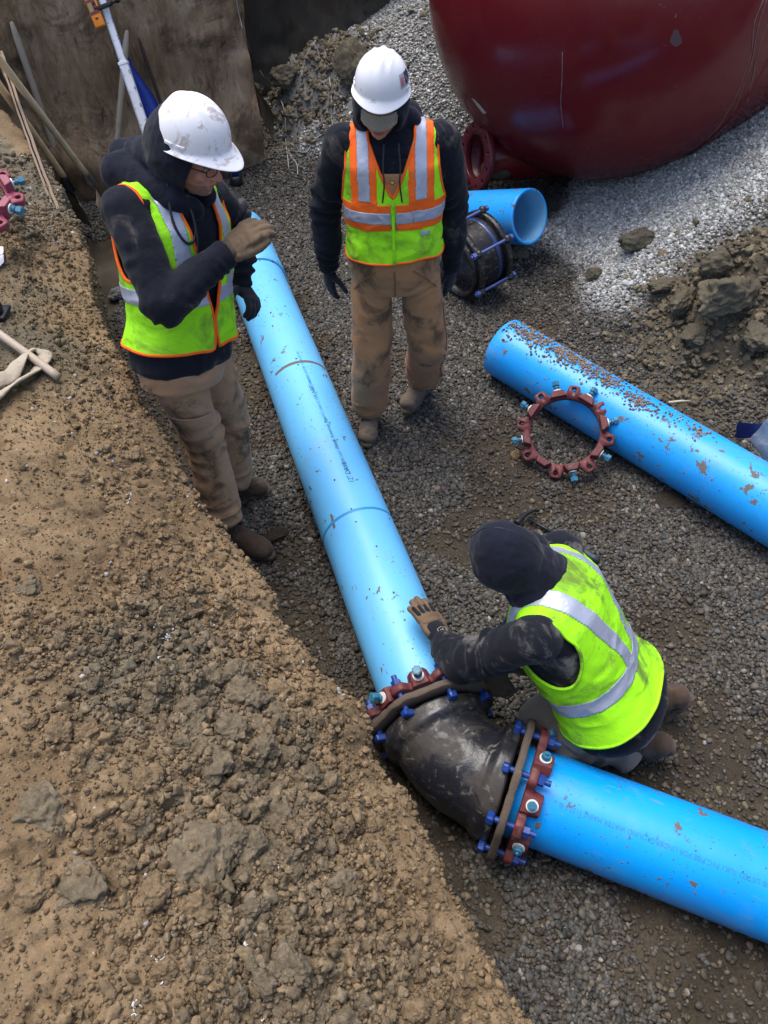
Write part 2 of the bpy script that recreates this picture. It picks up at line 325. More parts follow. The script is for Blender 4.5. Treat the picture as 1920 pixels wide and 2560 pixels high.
mat_lime_cell = M('white_lime').fin((0.6, 0.6, 0.6), 0.8)

# ------------------------------------------------------------------ object helpers
def tag(o, label=None, cat=None, group=None, kind=None):
    if label: o['label'] = label
    if cat: o['category'] = cat
    if group: o['group'] = group
    if kind: o['kind'] = kind
    return o
def thing(name, label, cat, loc, group=None, rot=None):
    o = bpy.data.objects.new(name, None); COL.objects.link(o); o.location = loc; o.empty_display_size = 0.1
    if rot is not None: o.rotation_euler = rot.to_euler() if hasattr(rot, 'to_euler') else rot
    return tag(o, label, cat, group)
def wmat(o):
    m = o.matrix_basis.copy(); p = o.parent
    while p: m = p.matrix_basis @ m; p = p.parent
    return m
def place(name, me, mat, parent=None, world=True, M_=None, smooth=True):
    """me: mesh with world coordinates (world=True) or local to parent; origin moved to its middle"""
    o = bpy.data.objects.new(name, me)
    if mat is not None:
        me.materials.clear(); me.materials.append(mat)
    if smooth: me.shade_smooth()
    COL.objects.link(o)
    if world:
        n = len(me.vertices); a = np.empty(n * 3); me.vertices.foreach_get('co', a); a = a.reshape(-1, 3)
        c = Vector((a.min(0) + a.max(0)) / 2) if n else Vector()
        me.transform(Matrix.Translation(-c)); W = Matrix.Translation(c)
        if parent: o.parent = parent; o.matrix_basis = wmat(parent).inverted() @ W
        else: o.matrix_basis = W
    else:
        if parent: o.parent = parent
        if M_ is not None: o.matrix_basis = M_
    return o
def mesh_from(V, F, name='m'):
    me = bpy.data.meshes.new(name); me.from_pydata([tuple(map(float, v)) for v in V], [], [tuple(map(int, f)) for f in F]); me.update(); return me
def npmesh(V, Q, name='m'):
    """fast mesh from numpy verts and quads"""
    me = bpy.data.meshes.new(name); V = np.asarray(V, np.float32); Q = np.asarray(Q, np.int32)
    me.vertices.add(len(V)); me.vertices.foreach_set('co', V.ravel())
    me.loops.add(Q.size); me.loops.foreach_set('vertex_index', Q.ravel())
    me.polygons.add(len(Q)); me.polygons.foreach_set('loop_start', np.arange(len(Q), dtype=np.int32) * Q.shape[1])
    me.polygons.foreach_set('loop_total', np.full(len(Q), Q.shape[1], np.int32)); me.update(calc_edges=True); me.validate(); return me
def gridq(n, m, wrap=False):
    i = np.arange(n - 1)[:, None]; mm = m if wrap else m - 1; j = np.arange(mm)[None, :]
    j2 = (j + 1) % m
    return np.stack([i * m + j, i * m + j2, (i + 1) * m + j2, (i + 1) * m + j], -1).reshape(-1, 4)
def getco(me):
    a = np.empty(len(me.vertices) * 3, np.float32); me.vertices.foreach_get('co', a); return a.reshape(-1, 3).astype(float)
def getno(me):
    a = np.empty(len(me.vertices) * 3, np.float32); me.vertex_normals.foreach_get('vector', a); return a.reshape(-1, 3).astype(float)
def setco(me, a): me.vertices.foreach_set('co', np.asarray(a, np.float32).ravel()); me.update()

class G:
    """collects shapes in a bmesh"""
    def __init__(s): s.b = bmesh.new()
    def box(s, c, size, R=None, bev=0.0):
        r = bmesh.ops.create_cube(s.b, size=1.0); vs = r['verts']
        Mx = Matrix.Translation(Vector(c)) @ ((R.to_4x4() if R else Matrix()) @ Matrix.Diagonal((*size, 1)))
        bmesh.ops.transform(s.b, matrix=Mx, verts=vs)
        if bev: 
            es = list({e for v in vs for e in v.link_edges}); bmesh.ops.bevel(s.b, geom=es, offset=bev, segments=2, affect='EDGES', profile=0.5)
        return s
    def cyl(s, a, b_, r0, r1=None, n=16, caps=True):
        a = Vector(a); b_ = Vector(b_); r1 = r0 if r1 is None else r1; d = b_ - a
        r = bmesh.ops.create_cone(s.b, cap_ends=caps, segments=n, radius1=r0, radius2=r1, depth=d.length)
        bmesh.ops.transform(s.b, matrix=Matrix.Translation((a + b_) / 2) @ d.to_track_quat('Z', 'Y').to_matrix().to_4x4(), verts=r['verts']); return s
    def sph(s, c, r, R=None, u=16, v=10):
        q = bmesh.ops.create_uvsphere(s.b, u_segments=u, v_segments=v, radius=1.0)
        rr = (r, r, r) if not hasattr(r, '__len__') else r
        bmesh.ops.transform(s.b, matrix=Matrix.Translation(Vector(c)) @ ((R.to_4x4() if R else Matrix()) @ Matrix.Diagonal((*rr, 1))), verts=q['verts']); return s
    def cap(s, a, b_, r0, r1=None, n=14):
        r1 = r0 if r1 is None else r1
        s.cyl(a, b_, r0, r1, n); s.sph(a, r0 * 1.0, u=n, v=8); s.sph(b_, r1 * 1.0, u=n, v=8); return s
    def loft(s, secs, n=28, R=None, O=None):
        """secs: (z, rx, ry, x0, y0); superellipse cross-sections, closed"""
        rings = []
        for z, rx, ry, x0, y0 in secs:
            ring = []
            for k in range(n):
                t = 2 * PI * k / n; c, s_ = math.cos(t), math.sin(t)
                p = Vector((x0 + rx * math.copysign(abs(c) ** 0.85, c), y0 + ry * math.copysign(abs(s_) ** 0.85, s_), z))
                if R: p = R @ p
                if O is not None: p = p + O
                ring.append(s.b.verts.new(p))
            rings.append(ring)
        for a, b_ in zip(rings, rings[1:]):
            for k in range(n): s.b.faces.new((a[k], a[(k + 1) % n], b_[(k + 1) % n], b_[k]))
        s.b.faces.new(rings[0][::-1]); s.b.faces.new(rings[-1]); return s
    def me(s, name='m'):
        bmesh.ops.recalc_face_normals(s.b, faces=s.b.faces); me = bpy.data.meshes.new(name); s.b.to_mesh(me); s.b.free(); return me
def modmesh(me, mods):
    o = bpy.data.objects.new('tmp', me); COL.objects.link(o)
    for k, kw in mods:
        md = o.modifiers.new(k, k)
        for a, b in kw.items(): setattr(md, a, b)
    dg = bpy.context.evaluated_depsgraph_get(); dg.update()
    r = bpy.data.meshes.new_from_object(o.evaluated_get(dg)); bpy.data.objects.remove(o); return r
def remesh(me, vox, sm=6, fac=0.5):
    return modmesh(me, [('REMESH', dict(mode='VOXEL', voxel_size=vox, use_smooth_shade=True)), ('SMOOTH', dict(factor=fac, iterations=sm))])
def tube(pts, r, n=8, closed=False, flat=None):
    """sweep; r scalar or list"""
    pts = [Vector(p) for p in pts]; N = len(pts); V = []
    rs = r if hasattr(r, '__len__') else [r] * N
    up = None
    for i, p in enumerate(pts):
        if closed: t = (pts[(i + 1) % N] - pts[i - 1])
        else: t = pts[min(i + 1, N - 1)] - pts[max(i - 1, 0)]
        t = t.normalized() if t.length > 1e-9 else Vector((0, 0, 1))
        if up is None: up = t.orthogonal().normalized()
        up = (up - t * up.dot(t)); up = up.normalized() if up.length > 1e-6 else t.orthogonal().normalized()
        sd_ = t.cross(up)
        for k in range(n):
            a = 2 * PI * k / n; V.append(p + (up * math.cos(a) + sd_ * math.sin(a)) * rs[i])
    V = np.array([tuple(v) for v in V]); Q = gridq(N, n, True)
    if closed:
        j = np.arange(n); Q = np.vstack([Q, np.stack([(N - 1) * n + j, (N - 1) * n + (j + 1) % n, (j + 1) % n, j], -1)])
    F = [tuple(q) for q in Q]
    if not closed: F += [tuple(range(n))[::-1], tuple(range((N - 1) * n, N * n))]
    return mesh_from(V, F)
def smoothpath(pts, k=6):
    """Catmull-Rom"""
    P = [Vector(p) for p in pts]; P = [P[0] * 2 - P[1]] + P + [P[-1] * 2 - P[-2]]; out = []
    for i in range(1, len(P) - 2):
        for j in range(k):
            t = j / k; a, b, c, d = P[i - 1], P[i], P[i + 1], P[i + 2]
            out.append(0.5 * ((2 * b) + (c - a) * t + (2 * a - 5 * b + 4 * c - d) * t * t + (3 * b - a - 3 * c + d) * t ** 3))
    out.append(P[-2]); return out
def text_mesh(s, size, name='t'):
    cu = bpy.data.curves.new(name, 'FONT'); cu.body = s; cu.size = size; cu.resolution_u = 2
    o = bpy.data.objects.new('tmp', cu); COL.objects.link(o); dg = bpy.context.evaluated_depsgraph_get(); dg.update()
    me = bpy.data.meshes.new_from_object(o.evaluated_get(dg)); bpy.data.objects.remove(o); return me

# instancing for what nobody could count
def scatter(name, protos, mat, P, rot, scl, attrs, parent=None, kind='stuff', label=None):
    c = bpy.data.collections.new(name + '_shapes')
    for k, me in enumerate(protos):
        me = me.copy(); me.materials.clear(); me.materials.append(mat); me.shade_smooth()
        c.objects.link(bpy.data.objects.new('shape', me))
    me = bpy.data.meshes.new(name); n = len(P); me.vertices.add(n); me.vertices.foreach_set('co', np.asarray(P, np.float32).ravel())
    def add(nm, t, arr, key):
        a = me.attributes.new(nm, t, 'POINT'); a.data.foreach_set(key, np.asarray(arr).ravel())
    add('rot', 'FLOAT_VECTOR', rot.astype(np.float32), 'vector'); add('scl', 'FLOAT_VECTOR', scl.astype(np.float32), 'vector')
    add('idx', 'INT', np.random.randint(0, len(protos), n).astype(np.int32), 'value')
    attrs = dict(attrs); attrs['rnd'] = np.random.rand(n)
    for k, v in attrs.items(): add(k, 'FLOAT', v.astype(np.float32), 'value')
    o = bpy.data.objects.new(name, me); COL.objects.link(o); me.materials.append(mat)
    g = bpy.data.node_groups.new(name, 'GeometryNodeTree')
    g.interface.new_socket('Geometry', in_out='INPUT', socket_type='NodeSocketGeometry'); g.interface.new_socket('Geometry', in_out='OUTPUT', socket_type='NodeSocketGeometry')
    gi = g.nodes.new('NodeGroupInput'); go = g.nodes.new('NodeGroupOutput'); ip = g.nodes.new('GeometryNodeInstanceOnPoints')
    ci = g.nodes.new('GeometryNodeCollectionInfo'); ci.inputs['Collection'].default_value = c; ci.inputs['Separate Children'].default_value = True; ci.inputs['Reset Children'].default_value = True
    def na(nm, t):
        x = g.nodes.new('GeometryNodeInputNamedAttribute'); x.data_type = t; x.inputs['Name'].default_value = nm; return [q for q in x.outputs if q.enabled and q.name == 'Attribute'][0]
    L = g.links.new
    L(gi.outputs[0], ip.inputs['Points']); L(ci.outputs[0], ip.inputs['Instance']); ip.inputs['Pick Instance'].default_value = True
    L(na('idx', 'INT'), ip.inputs['Instance Index']); L(na('rot', 'FLOAT_VECTOR'), ip.inputs['Rotation']); L(na('scl', 'FLOAT_VECTOR'), ip.inputs['Scale'])
    L(ip.outputs[0], go.inputs[0]); md = o.modifiers.new('scatter', 'NODES'); md.node_group = g
    if parent: o.parent = parent; o.matrix_basis = wmat(parent).inverted()
    return tag(o, label, None, None, kind)
def lump(seed, sub=2, amp=0.28, freq=1.3, flat=(1, 1, 1), ang=0.0):
    b = bmesh.new(); bmesh.ops.create_icosphere(b, subdivisions=sub, radius=1.0); me = bpy.data.meshes.new('lump'); b.to_mesh(me); b.free()
    P = getco(me); n = fbm(P * freq + seed * 7.3, 3, seed); P = P * (1 + amp * n)[:, None]
    if ang:   # chisel planar faces
        rs = np.random.RandomState(seed)
        for _ in range(9):
            d = rs.normal(size=3); d /= np.linalg.norm(d); h = rs.uniform(0.62, 0.92); q = P @ d; P = P - np.outer(np.maximum(q - h, 0) * ang, d)
    P *= np.array(flat); setco(me, P); return me

# ------------------------------------------------------------------ terrain heights
def floor_h(x, y):
    x = np.asarray(x, float); y = np.asarray(y, float); P = np.stack([x, y, x * 0], -1).reshape(-1, 3)
    n = fbm(P * 1.6, 3, 3).reshape(x.shape) * 0.035 + fbm(P * 7, 2, 9).reshape(x.shape) * 0.010
    m1 = np.maximum(0, 0.60 * (x - 1.00 - 0.14 * (y - 4.0))) * sstep(y, 3.3, 4.4) * (1 - 0.25 * sstep(y, 5.5, 7))
    m1 = np.minimum(m1, 1.6)
    m2 = np.maximum(0, 0.66 * (x + 1.0)) * sstep(y, 5.75, 7.2); m2 = np.minimum(m2, 1.9)
    heap = 0.34 * np.exp(-(((x + 0.55) / 0.50) ** 2 + ((y - 6.75) / 0.42) ** 2)) + 0.16 * np.exp(-(((x + 0.25) / 0.4) ** 2 + ((y - 6.25) / 0.3) ** 2))
    md = 0.32 * np.exp(-((np.maximum(0, 2.05 - x) / 0.42) ** 2 + ((y - 3.60) / 0.45) ** 2))
    md = md + 0.20 * np.exp(-(((x - 0.92) / 0.26) ** 2 + ((y - 4.85) / 0.26) ** 2))
    edge = 0.06 * sstep(-(x + 0.553 / 0.833 * y), 0.25, 1.2)
    low = -0.05 * np.exp(-(((x - 0.15) / 0.5) ** 2 + ((y - 1.1) / 0.45) ** 2))
    return n + np.maximum(m1, m2) + heap + md + low
LIPPX = [(1307, 2545, .75), (1215, 2406, .75), (1122, 2233, .75), (1059, 2071, .75), (1012, 1967, .75), (920, 1897, .76), (902, 1782, .77), (862, 1724, .78), (787, 1678, .78),
         (752, 1620, .79), (683, 1562, .80), (671, 1492, .80), (625, 1411, .81), (555, 1319, .82), (463, 1203, .84), (440, 1122, .86), (393, 1076, .87), (347, 1006, .88), (312, 914, .90),
         (278, 868, .92), (255, 800, .94), (225, 700, .96), (198, 596, .98), (160, 500, 1.0), (120, 420, 1.02), (62, 330, 1.06)]
D1 = np.array([-0.553, 0.833]); N1 = np.array([-0.833, -0.553])
lipw = [gp(*p) for p in LIPPX]
ls = np.array([p.x * D1[0] + p.y * D1[1] for p in lipw]); lw = np.array([p.x * N1[0] + p.y * N1[1] for p in lipw]); lz = np.array([p[2] for p in LIPPX])
ls = np.concatenate([[-3.0], ls, [ls[-1] + 1.2, ls[-1] + 3.5]]); lw = np.concatenate([[lw[0] - 0.4], lw, [lw[-1] + 0.1, lw[-1] + 0.3]]); lz = np.concatenate([[.75], lz, [1.1, 1.1]])
o_ = np.argsort(ls); ls, lw, lz = ls[o_], lw[o_], lz[o_]
def lip(s): return np.interp(s, ls, lw), np.interp(s, ls, lz)

# floor sheet
xs = np.arange(-3.6, 5.2, 0.03); ys = np.arange(-2.6, 8.6, 0.03)
X, Y = np.meshgrid(xs, ys, indexing='ij'); Z = floor_h(X, Y)
pz = np.stack([X, Y, Z], -1).reshape(-1, 3)
rough = fbm(pz * 9, 4, 21); dirtz = sstep(fbm(pz * 1.3, 3, 77), 0.05, 0.3)
heapm = np.clip(np.exp(-(((X + 0.55) / 0.6) ** 2 + ((Y - 6.6) / 0.55) ** 2)) * 1.6 + np.exp(-((np.maximum(0, 1.95 - X) / 0.48) ** 2 + ((Y - 3.58) / 0.48) ** 2)) * 1.5, 0, 1).ravel()
c1_, _ = cell(pz * np.array([6, 6, 6.]), 4); c2_, _ = cell(pz * 16., 14)
pz[:, 2] += rough * 0.010 + heapm ** 2 * ((0.5 - c1_) * 0.17 + (0.5 - c2_) * 0.06 + rough * 0.05)
fme = npmesh(pz, gridq(len(xs), len(ys)))
at = fme.attributes.new('tone', 'FLOAT', 'POINT'); at.data.foreach_set('value', heapm.astype(np.float32))
at2 = fme.attributes.new('pale', 'FLOAT', 'POINT')
floor_mat = M('trench_bed')
_n3 = floor_mat.noise(90, 4, 0.7); _n1 = floor_mat.noise(3, 5, 0.6)
_c = floor_mat.crmp(floor_mat.math('ADD', floor_mat.math('MULTIPLY', _n1, .6), floor_mat.math('MULTIPLY', _n3, .4)), [(0.36, (0.034, 0.028, 0.020)), (0.5, (0.062, 0.050, 0.036)), (0.64, (0.105, 0.085, 0.060))])
_g = floor_mat.crmp(floor_mat.math('ADD', floor_mat.math('MULTIPLY', _n1, .6), floor_mat.math('MULTIPLY', _n3, .4)), [(0.36, (0.062, 0.053, 0.037)), (0.5, (0.110, 0.093, 0.066)), (0.64, (0.165, 0.140, 0.10))])
_c = floor_mat.mix(floor_mat.ramp(floor_mat.attr('tone'), 0.15, 0.5), _c, _g)
_c = floor_mat.mix(floor_mat.attr('pale'), _c, floor_mat.mix(_n3, (0.16, 0.155, 0.145), (0.42, 0.42, 0.41)))
floor_mat.fin(_c, 0.95, floor_mat.bump(floor_mat.noise(220, 3), 0.5, 0.004, floor_mat.bump(_n3, 0.7, 0.015)), **{'Specular IOR Level': 0.1})
floor = tag(place('trench_floor', fme, floor_mat.m), kind='structure')

# trench walls ------------------------------------------------------
def wall_panel(a, b, z0, z1, du=0.03, seed=0, amp=1.0, lean=0.0):
    a = np.array(a, float); b = np.array(b, float); L = np.linalg.norm(b - a); d = (b - a) / L; nrm = np.array([d[1], -d[0]])
    us = np.linspace(0, L, max(2, int(L / du))); vs = np.linspace(z0, z1, int((z1 - z0) / du))
    U, V = np.meshgrid(us, vs, indexing='ij'); P = np.stack([a[0] + d[0] * U, a[1] + d[1] * U, V], -1).reshape(-1, 3)
    uv = np.stack([U.ravel() * 1.0, V.ravel() * 0.22, U.ravel() * 0 + seed], -1)
    h = fbm(uv * 6, 4, seed) * 0.035 + fbm(np.stack([U.ravel(), V.ravel(), U.ravel() * 0], -1) * 1.4, 3, seed + 5) * 0.07
    c, _ = cell(np.stack([U.ravel(), V.ravel() * .7, U.ravel() * 0], -1) * 5, seed + 8); m = sstep(fbm(P * 1.2, 3, seed + 3), 0.08, 0.25)
    h += m * (0.5 - c) * 0.15 + m * fbm(P * 14, 3, seed) * 0.03
    h += m * fbm(P * 5, 3, seed + 1) * 0.05 + 0.26 * sstep(0.70 - V.ravel(), 0.0, 0.55) * (0.5 + 0.5 * fbm(P * 2, 2, 1)) ** 1.0
    h = h * amp + lean * (V.ravel() - z0)
    P[:, 0] += nrm[0] * h; P[:, 1] += nrm[1] * h
    return P, gridq(len(us), len(vs))
P, Q = wall_panel((-5.2, 4.35), (-0.98, 6.13), -0.15, 2.0, 0.028, 3); me = npmesh(P, Q); W1ME = me
tag(place('scraped_clay_wall', me, mat_wall), kind='structure')
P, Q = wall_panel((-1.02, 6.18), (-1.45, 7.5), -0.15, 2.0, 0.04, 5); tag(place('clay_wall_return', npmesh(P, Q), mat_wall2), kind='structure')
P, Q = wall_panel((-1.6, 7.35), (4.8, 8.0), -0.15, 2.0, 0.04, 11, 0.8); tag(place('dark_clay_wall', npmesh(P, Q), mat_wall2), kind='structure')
P, Q = wall_panel((4.4, 8.2), (4.4, -2.2), -0.15, 1.7, 0.08, 15, 1.0); tag(place('unseen_side_wall', npmesh(P, Q), mat_wall), kind='structure')  # unseen side wall, added to darken the light and reflect in the tank
P, Q = wall_panel((4.6, -2.0), (0.6, -2.2), -0.15, 1.4, 0.08, 17, 1.0); tag(place('near_clay_wall', npmesh(P, Q), mat_wall), kind='structure')
# open ground round the pit
def sheet(name, quads, mat):
    V = []; F = []
    for q in quads: F.append(tuple(range(len(V), len(V) + 4))); V += q
    return tag(place(name, mesh_from(V, F), mat, smooth=False), kind='structure')
B = 70
sheet('ground', [[(-B, 7.9, 1.9), (B, 7.9, 1.9), (B, B, 1.9), (-B, B, 1.9)],
                 [(4.35, -2.3, 1.6), (B, -B, 1.6), (B, 7.9, 1.9), (4.35, 7.9, 1.9)],
                 [(-B, -B, 1.0), (B, -B, 1.0), (4.35, -2.1, 1.35), (-6, -2.1, 1.0)],
                 [(-B, -B, 1.0), (-6.0, -2.1, 1.0), (-6.0, 4.0, 1.2), (-B, 7.9, 1.9)],
                 [(-6.0, 4.0, 1.2), (-5.2, 4.35, 1.9), (-1.5, 7.9, 1.9), (-B, 7.9, 1.9)]], mat_bank)

# soil bank ----------------------------------------------------------
S = np.concatenate([np.arange(-2.6, 0.0, 0.03), np.arange(0.0, 2.6, 0.0075), np.arange(2.6, 4.6, 0.012), np.arange(4.6, 6.6, 0.03)])
T = np.concatenate([np.linspace(-1.0, 0, 42), np.arange(0.008, 0.75, 0.0078), np.arange(0.75, 1.5, 0.014), np.arange(1.5, 4.5, 0.09)])
SS, TT = np.meshgrid(S, T, indexing='ij'); wl, zl = lip(SS)
wl = wl + fbm(np.stack([SS.ravel() * 5, SS.ravel() * 0, SS.ravel() * 0], -1), 3, 8).reshape(SS.shape) * 0.02 + fbm(np.stack([SS.ravel() * 17, SS.ravel() * 0 + 3, SS.ravel() * 0], -1), 3, 18).reshape(SS.shape) * 0.022
top = 1.17 + 0.05 * sstep(SS, 2, 4)
rise = 0.62 * (1 - np.exp(-np.maximum(TT, 0) / 0.28)) + 0.38 * sstep(TT, 0.1, 0.8)
zz = np.where(TT >= 0, zl + (top - zl) * rise, zl + TT * (zl + 0.12))           # t<0: face going down to the bed
ww = np.where(TT >= 0, wl + TT, wl - 0.02 * np.sin(np.clip(-TT, 0, 1) * PI) + 0.05 * (-TT))
PX = D1[0] * SS + N1[0] * ww; PY = D1[1] * SS + N1[1] * ww
P = np.stack([PX, PY, zz], -1).reshape(-1, 3); tf = TT.ravel(); sf = SS.ravel()
def bank_rough(P, t, s):
    """how cloddy the bank is: 1 in the loose band, low on the trodden clay"""
    patch = sstep(fbm(P * 1.9, 3, 31), -0.02, 0.22)
    band = np.exp(-(((t - 0.45 + 0.10 * s) / 0.30) ** 2)) * sstep(1.75 - s, 0, 0.7)
    low = sstep(0.75 - s, 0, 0.5) * sstep(1.05 - t, 0, 0.25)
    up = sstep(s, 1.2, 1.6) * np.exp(-(((t - 0.34) / 0.22) ** 2)) * sstep(3.0 - s, 0, 0.5)
    r = 0.13 + 0.34 * patch + np.maximum(np.maximum(band, 0.75 * low), 0.55 * up * patch) * 0.9
    return np.clip(r * (0.15 + 0.85 * sstep(t, 0.02, 0.24)), 0.05, 1)
RG = bank_rough(P, tf, sf)
ca, ia = cell(P * 9.0, 40); cb, ib = cell(P * 21.0 + fbm(P * 8, 2, 3)[:, None] * 0.5, 50); cc_, ic = cell(P * 48.0, 60)
h = fbm(P * 2.2, 4, 60) * 0.035 + RG * ((0.55 - ca) * 0.070 * (ia > .45) + (0.5 - cb) * 0.038 * (0.4 + ib) + (0.5 - cc_) * 0.016) + fbm(P * 30, 3, 70) * 0.006 * (0.4 + RG)
rid = 1 - np.abs(fbm(P * np.array([5, 5, 5.]), 4, 90)) * 7; h -= np.maximum(rid, 0) ** 2 * 0.022 * sstep(tf, 0.0, 0.1)
fade = np.where(tf < 0, 0.6, 1.0)
nrm2 = np.stack([np.where(tf < 0, -N1[0], -N1[0] * 0.35 * np.exp(-np.maximum(tf, 0) / .1)), np.where(tf < 0, -N1[1], -N1[1] * 0.35 * np.exp(-np.maximum(tf, 0) / .1)), np.where(tf < 0, 0.15, 1.0)], -1)
nrm2 /= np.linalg.norm(nrm2, axis=1)[:, None]
P = P + nrm2 * (h * fade)[:, None]
me = npmesh(P, gridq(len(S), len(T))[:, ::-1]); BANKME = me
tone = np.clip(sstep(fbm(P * 1.15, 4, 33), 0.10, 0.38) * 0.55 + 0.95 * sstep(sf, 2.2, 2.8) * sstep(1.0 - tf, 0.0, 0.5) * sstep(fbm(P * 1.6, 3, 35), -0.35, 0.1) + 0.65 * np.clip(RG - 0.25, 0, 1) - 0.35 * sstep(0.10 - tf, 0, 0.1), 0, 1)
a = me.attributes.new('tone', 'FLOAT', 'POINT'); a.data.foreach_set('value', tone.astype(np.float32))
bank = tag(place('soil_bank', me, mat_bank), kind='structure')
def ground_bvh():
    obs = [o for o in COL.objects if o.type == 'MESH' and o.get('kind') == 'structure' and o.name not in ('ground',)]
    V = []; F = []; off = 0
    for o in obs:
        co = getco(o.data) + np.array(o.matrix_basis.translation); V.append(co)
        q = np.empty(len(o.data.polygons) * 4, np.int32); o.data.polygons.foreach_get('vertices', q); F.append(q.reshape(-1, 4) + off); off += len(co)
    return BVHTree.FromPolygons(np.vstack(V).tolist(), np.vstack(F).tolist())
BV = ground_bvh(); CAMV = Vector((0, 0, CAM_H))
def hit(px, py, lift=0.0):
    d = Vector(ray(px, py)).normalized(); h_ = BV.ray_cast(CAMV, d)
    if h_[0] is None: return gp(px, py, 0)
    n = h_[1] if h_[1].dot(d) < 0 else -h_[1]
    return h_[0] + n * lift
def zat(x, y):
    h_ = BV.ray_cast(Vector((x, y, 6)), Vector((0, 0, -1))); return h_[0].z if h_[0] else 0.0

# clods on the bank
def bank_pts(n, srange=(-0.5, 4.4), trange=(0.0, 1.9)):
    i = np.random.randint(0, len(sf), n * 6); m = (sf[i] > srange[0]) & (sf[i] < srange[1]) & (tf[i] > trange[0]) & (tf[i] < trange[1]); return i[m][:n]
NB = getco(BANKME); BOFF = np.array(bank.matrix_basis.translation)
def area_w():
    # sampling weight so that dense grid zones are not favoured
    ds = np.gradient(S)[:, None] * np.gradient(T)[None, :]; return ds.ravel()
AW = area_w()
def bank_sample(n, power=1.0, srange=(-0.4, 4.3), trange=(-0.35, 1.7)):
    wgt = AW * (RG ** power) * ((sf > srange[0]) & (sf < srange[1]) & (tf > trange[0]) & (tf < trange[1])); cdf = np.cumsum(wgt); cdf /= cdf[-1]
    return np.searchsorted(cdf, np.random.rand(n))
clods = [lump(k, 3, 0.42, 1.5, (1, random.uniform(.7, 1), random.uniform(.55, .8)), 0.95) for k in range(12)]
for k, me in enumerate(clods):
    Pp = getco(me); nn = Pp / np.linalg.norm(Pp, axis=1)[:, None]; Pp = Pp + nn * (fbm(Pp * 2.5, 3, k)[:, None] * 0.34 + (0.5 - cell(Pp * 3.2, k)[0])[:, None] * 0.22 + fbm(Pp * 9, 2, k + 3)[:, None] * 0.14); setco(me, Pp)
def scat_bank(name, n, smin, smax, power, expo, sink, mat=mat_clod, shapes=clods, tonef=None, **kw):
    i = bank_sample(n, power, **kw); u = np.random.rand(n); s = smin * (smax / smin) ** (u ** expo)
    Pp = NB[i] + BOFF + np.random.normal(size=(n, 3)) * 0.004; Pp[:, 2] += s * sink
    rot = np.random.rand(n, 3) * 6.28; tn = np.clip(tone[i] * (.6 if smax < .01 else 1) + np.random.normal(size=n) * 0.18, 0, 1) if tonef is None else tonef(n)
    return scatter(name, shapes, mat, Pp, rot, np.repeat(s[:, None], 3, 1) * np.random.uniform(0.75, 1.25, (n, 3)), {'tone': tn, 'mud': np.random.rand(n) * .5}, bank)
clods_lo = [lump(20 + k, 2, 0.75, 1.9, (1, .85, .7), 1.0) for k in range(9)]
scat_bank('loose_crumbs', 62000, 0.0022, 0.0085, 1.2, 1.0, 0.1, shapes=clods_lo)
scat_bank('fine_crumbs', 60000, 0.0014, 0.0042, 0.1, 1.0, 0.1, shapes=clods_lo, srange=(-0.4, 3.6))
scat_bank('small_clods', 10500, 0.007, 0.021, 2.4, 1.7, 0.2)
scat_bank('wall_crumbs', 9000, 0.003, 0.014, 0.3, 2.0, 0.2, shapes=clods_lo, trange=(-0.9, 0.1))
scat_bank('lip_crumbs', 5200, 0.004, 0.017, 0.1, 2.2, 0.15, shapes=clods, trange=(-0.06, 0.30))
# the clods one could pick up one by one
big = bank_sample(265, 2.2, srange=(-0.2, 4.2), trange=(0.06, 1.6)); bigm = [lump(60 + k, 5, 0.45, 1.3, (1, .9, .75), 0.85) for k in range(9)]
for k, me in enumerate(bigm):
    Pp = getco(me); nn = Pp / np.linalg.norm(Pp, axis=1)[:, None]; Pp = Pp + nn * (fbm(Pp * 3, 4, k)[:, None] * 0.24 + (0.5 - cell(Pp * 5.0, k)[0])[:, None] * 0.13 + fbm(Pp * 14, 3, k + 3)[:, None] * 0.07); setco(me, Pp)
    me.materials.append(mat_clod); me.shade_smooth()
def clod_obj(p, s, mesh, rot, parent, mat=None, name='clod'):
    o = bpy.data.objects.new(name, mesh); COL.objects.link(o); o.parent = parent
    o.matrix_basis = wmat(parent).inverted() @ Matrix.LocRotScale(Vector(p), rot, Vector(s)); return o
mat_clodt = clod_mat('tan_clod', 0.10); mat_clodg = clod_mat('grey_clod', 0.75)
bigm2 = [m_.copy() for m_ in bigm]
for a_ in bigm: a_.materials.clear(); a_.materials.append(mat_clodt)
for a_ in bigm2: a_.materials.clear(); a_.materials.append(mat_clodg)
for j, i in enumerate(big):
    s = 0.017 + 0.032 * random.random() ** 2.0
    p = NB[i] + BOFF; p[2] += s * 0.15
    r = Matrix.Rotation(random.random() * 6.28, 3, 'Z') @ Matrix.Rotation(random.uniform(-.6, .6), 3, 'X')
    clod_obj(p, (s, s * random.uniform(.8, 1.1), s), (bigm2 if tone[i] > 0.35 else bigm)[j % 9], r.to_quaternion(), bank)
for px, py, s in [(185, 1190, .048), (205, 1330, .038), (60, 1465, .040), (65, 1325, .036), (530, 1900, .058), (700, 2030, .060), (440, 2180, .042), (610, 1960, .040), (240, 1910, .040),
                  (100, 2020, .070), (330, 1130, .040), (650, 2150, .045), (830, 1960, .030), (210, 2220, .060), (510, 2130, .085), (1000, 2500, .028), (700, 2520, .032), (420, 2330, .036), (360, 2060, .04), (450, 1990, .035)]:
    p = hit(px, py, -0.01); clod_obj(p, (s, s * .95, s * .75), (bigm if py < 1400 else bigm2)[int(px) % 9], Matrix.Rotation(px, 3, 'Z').to_quaternion(), bank)
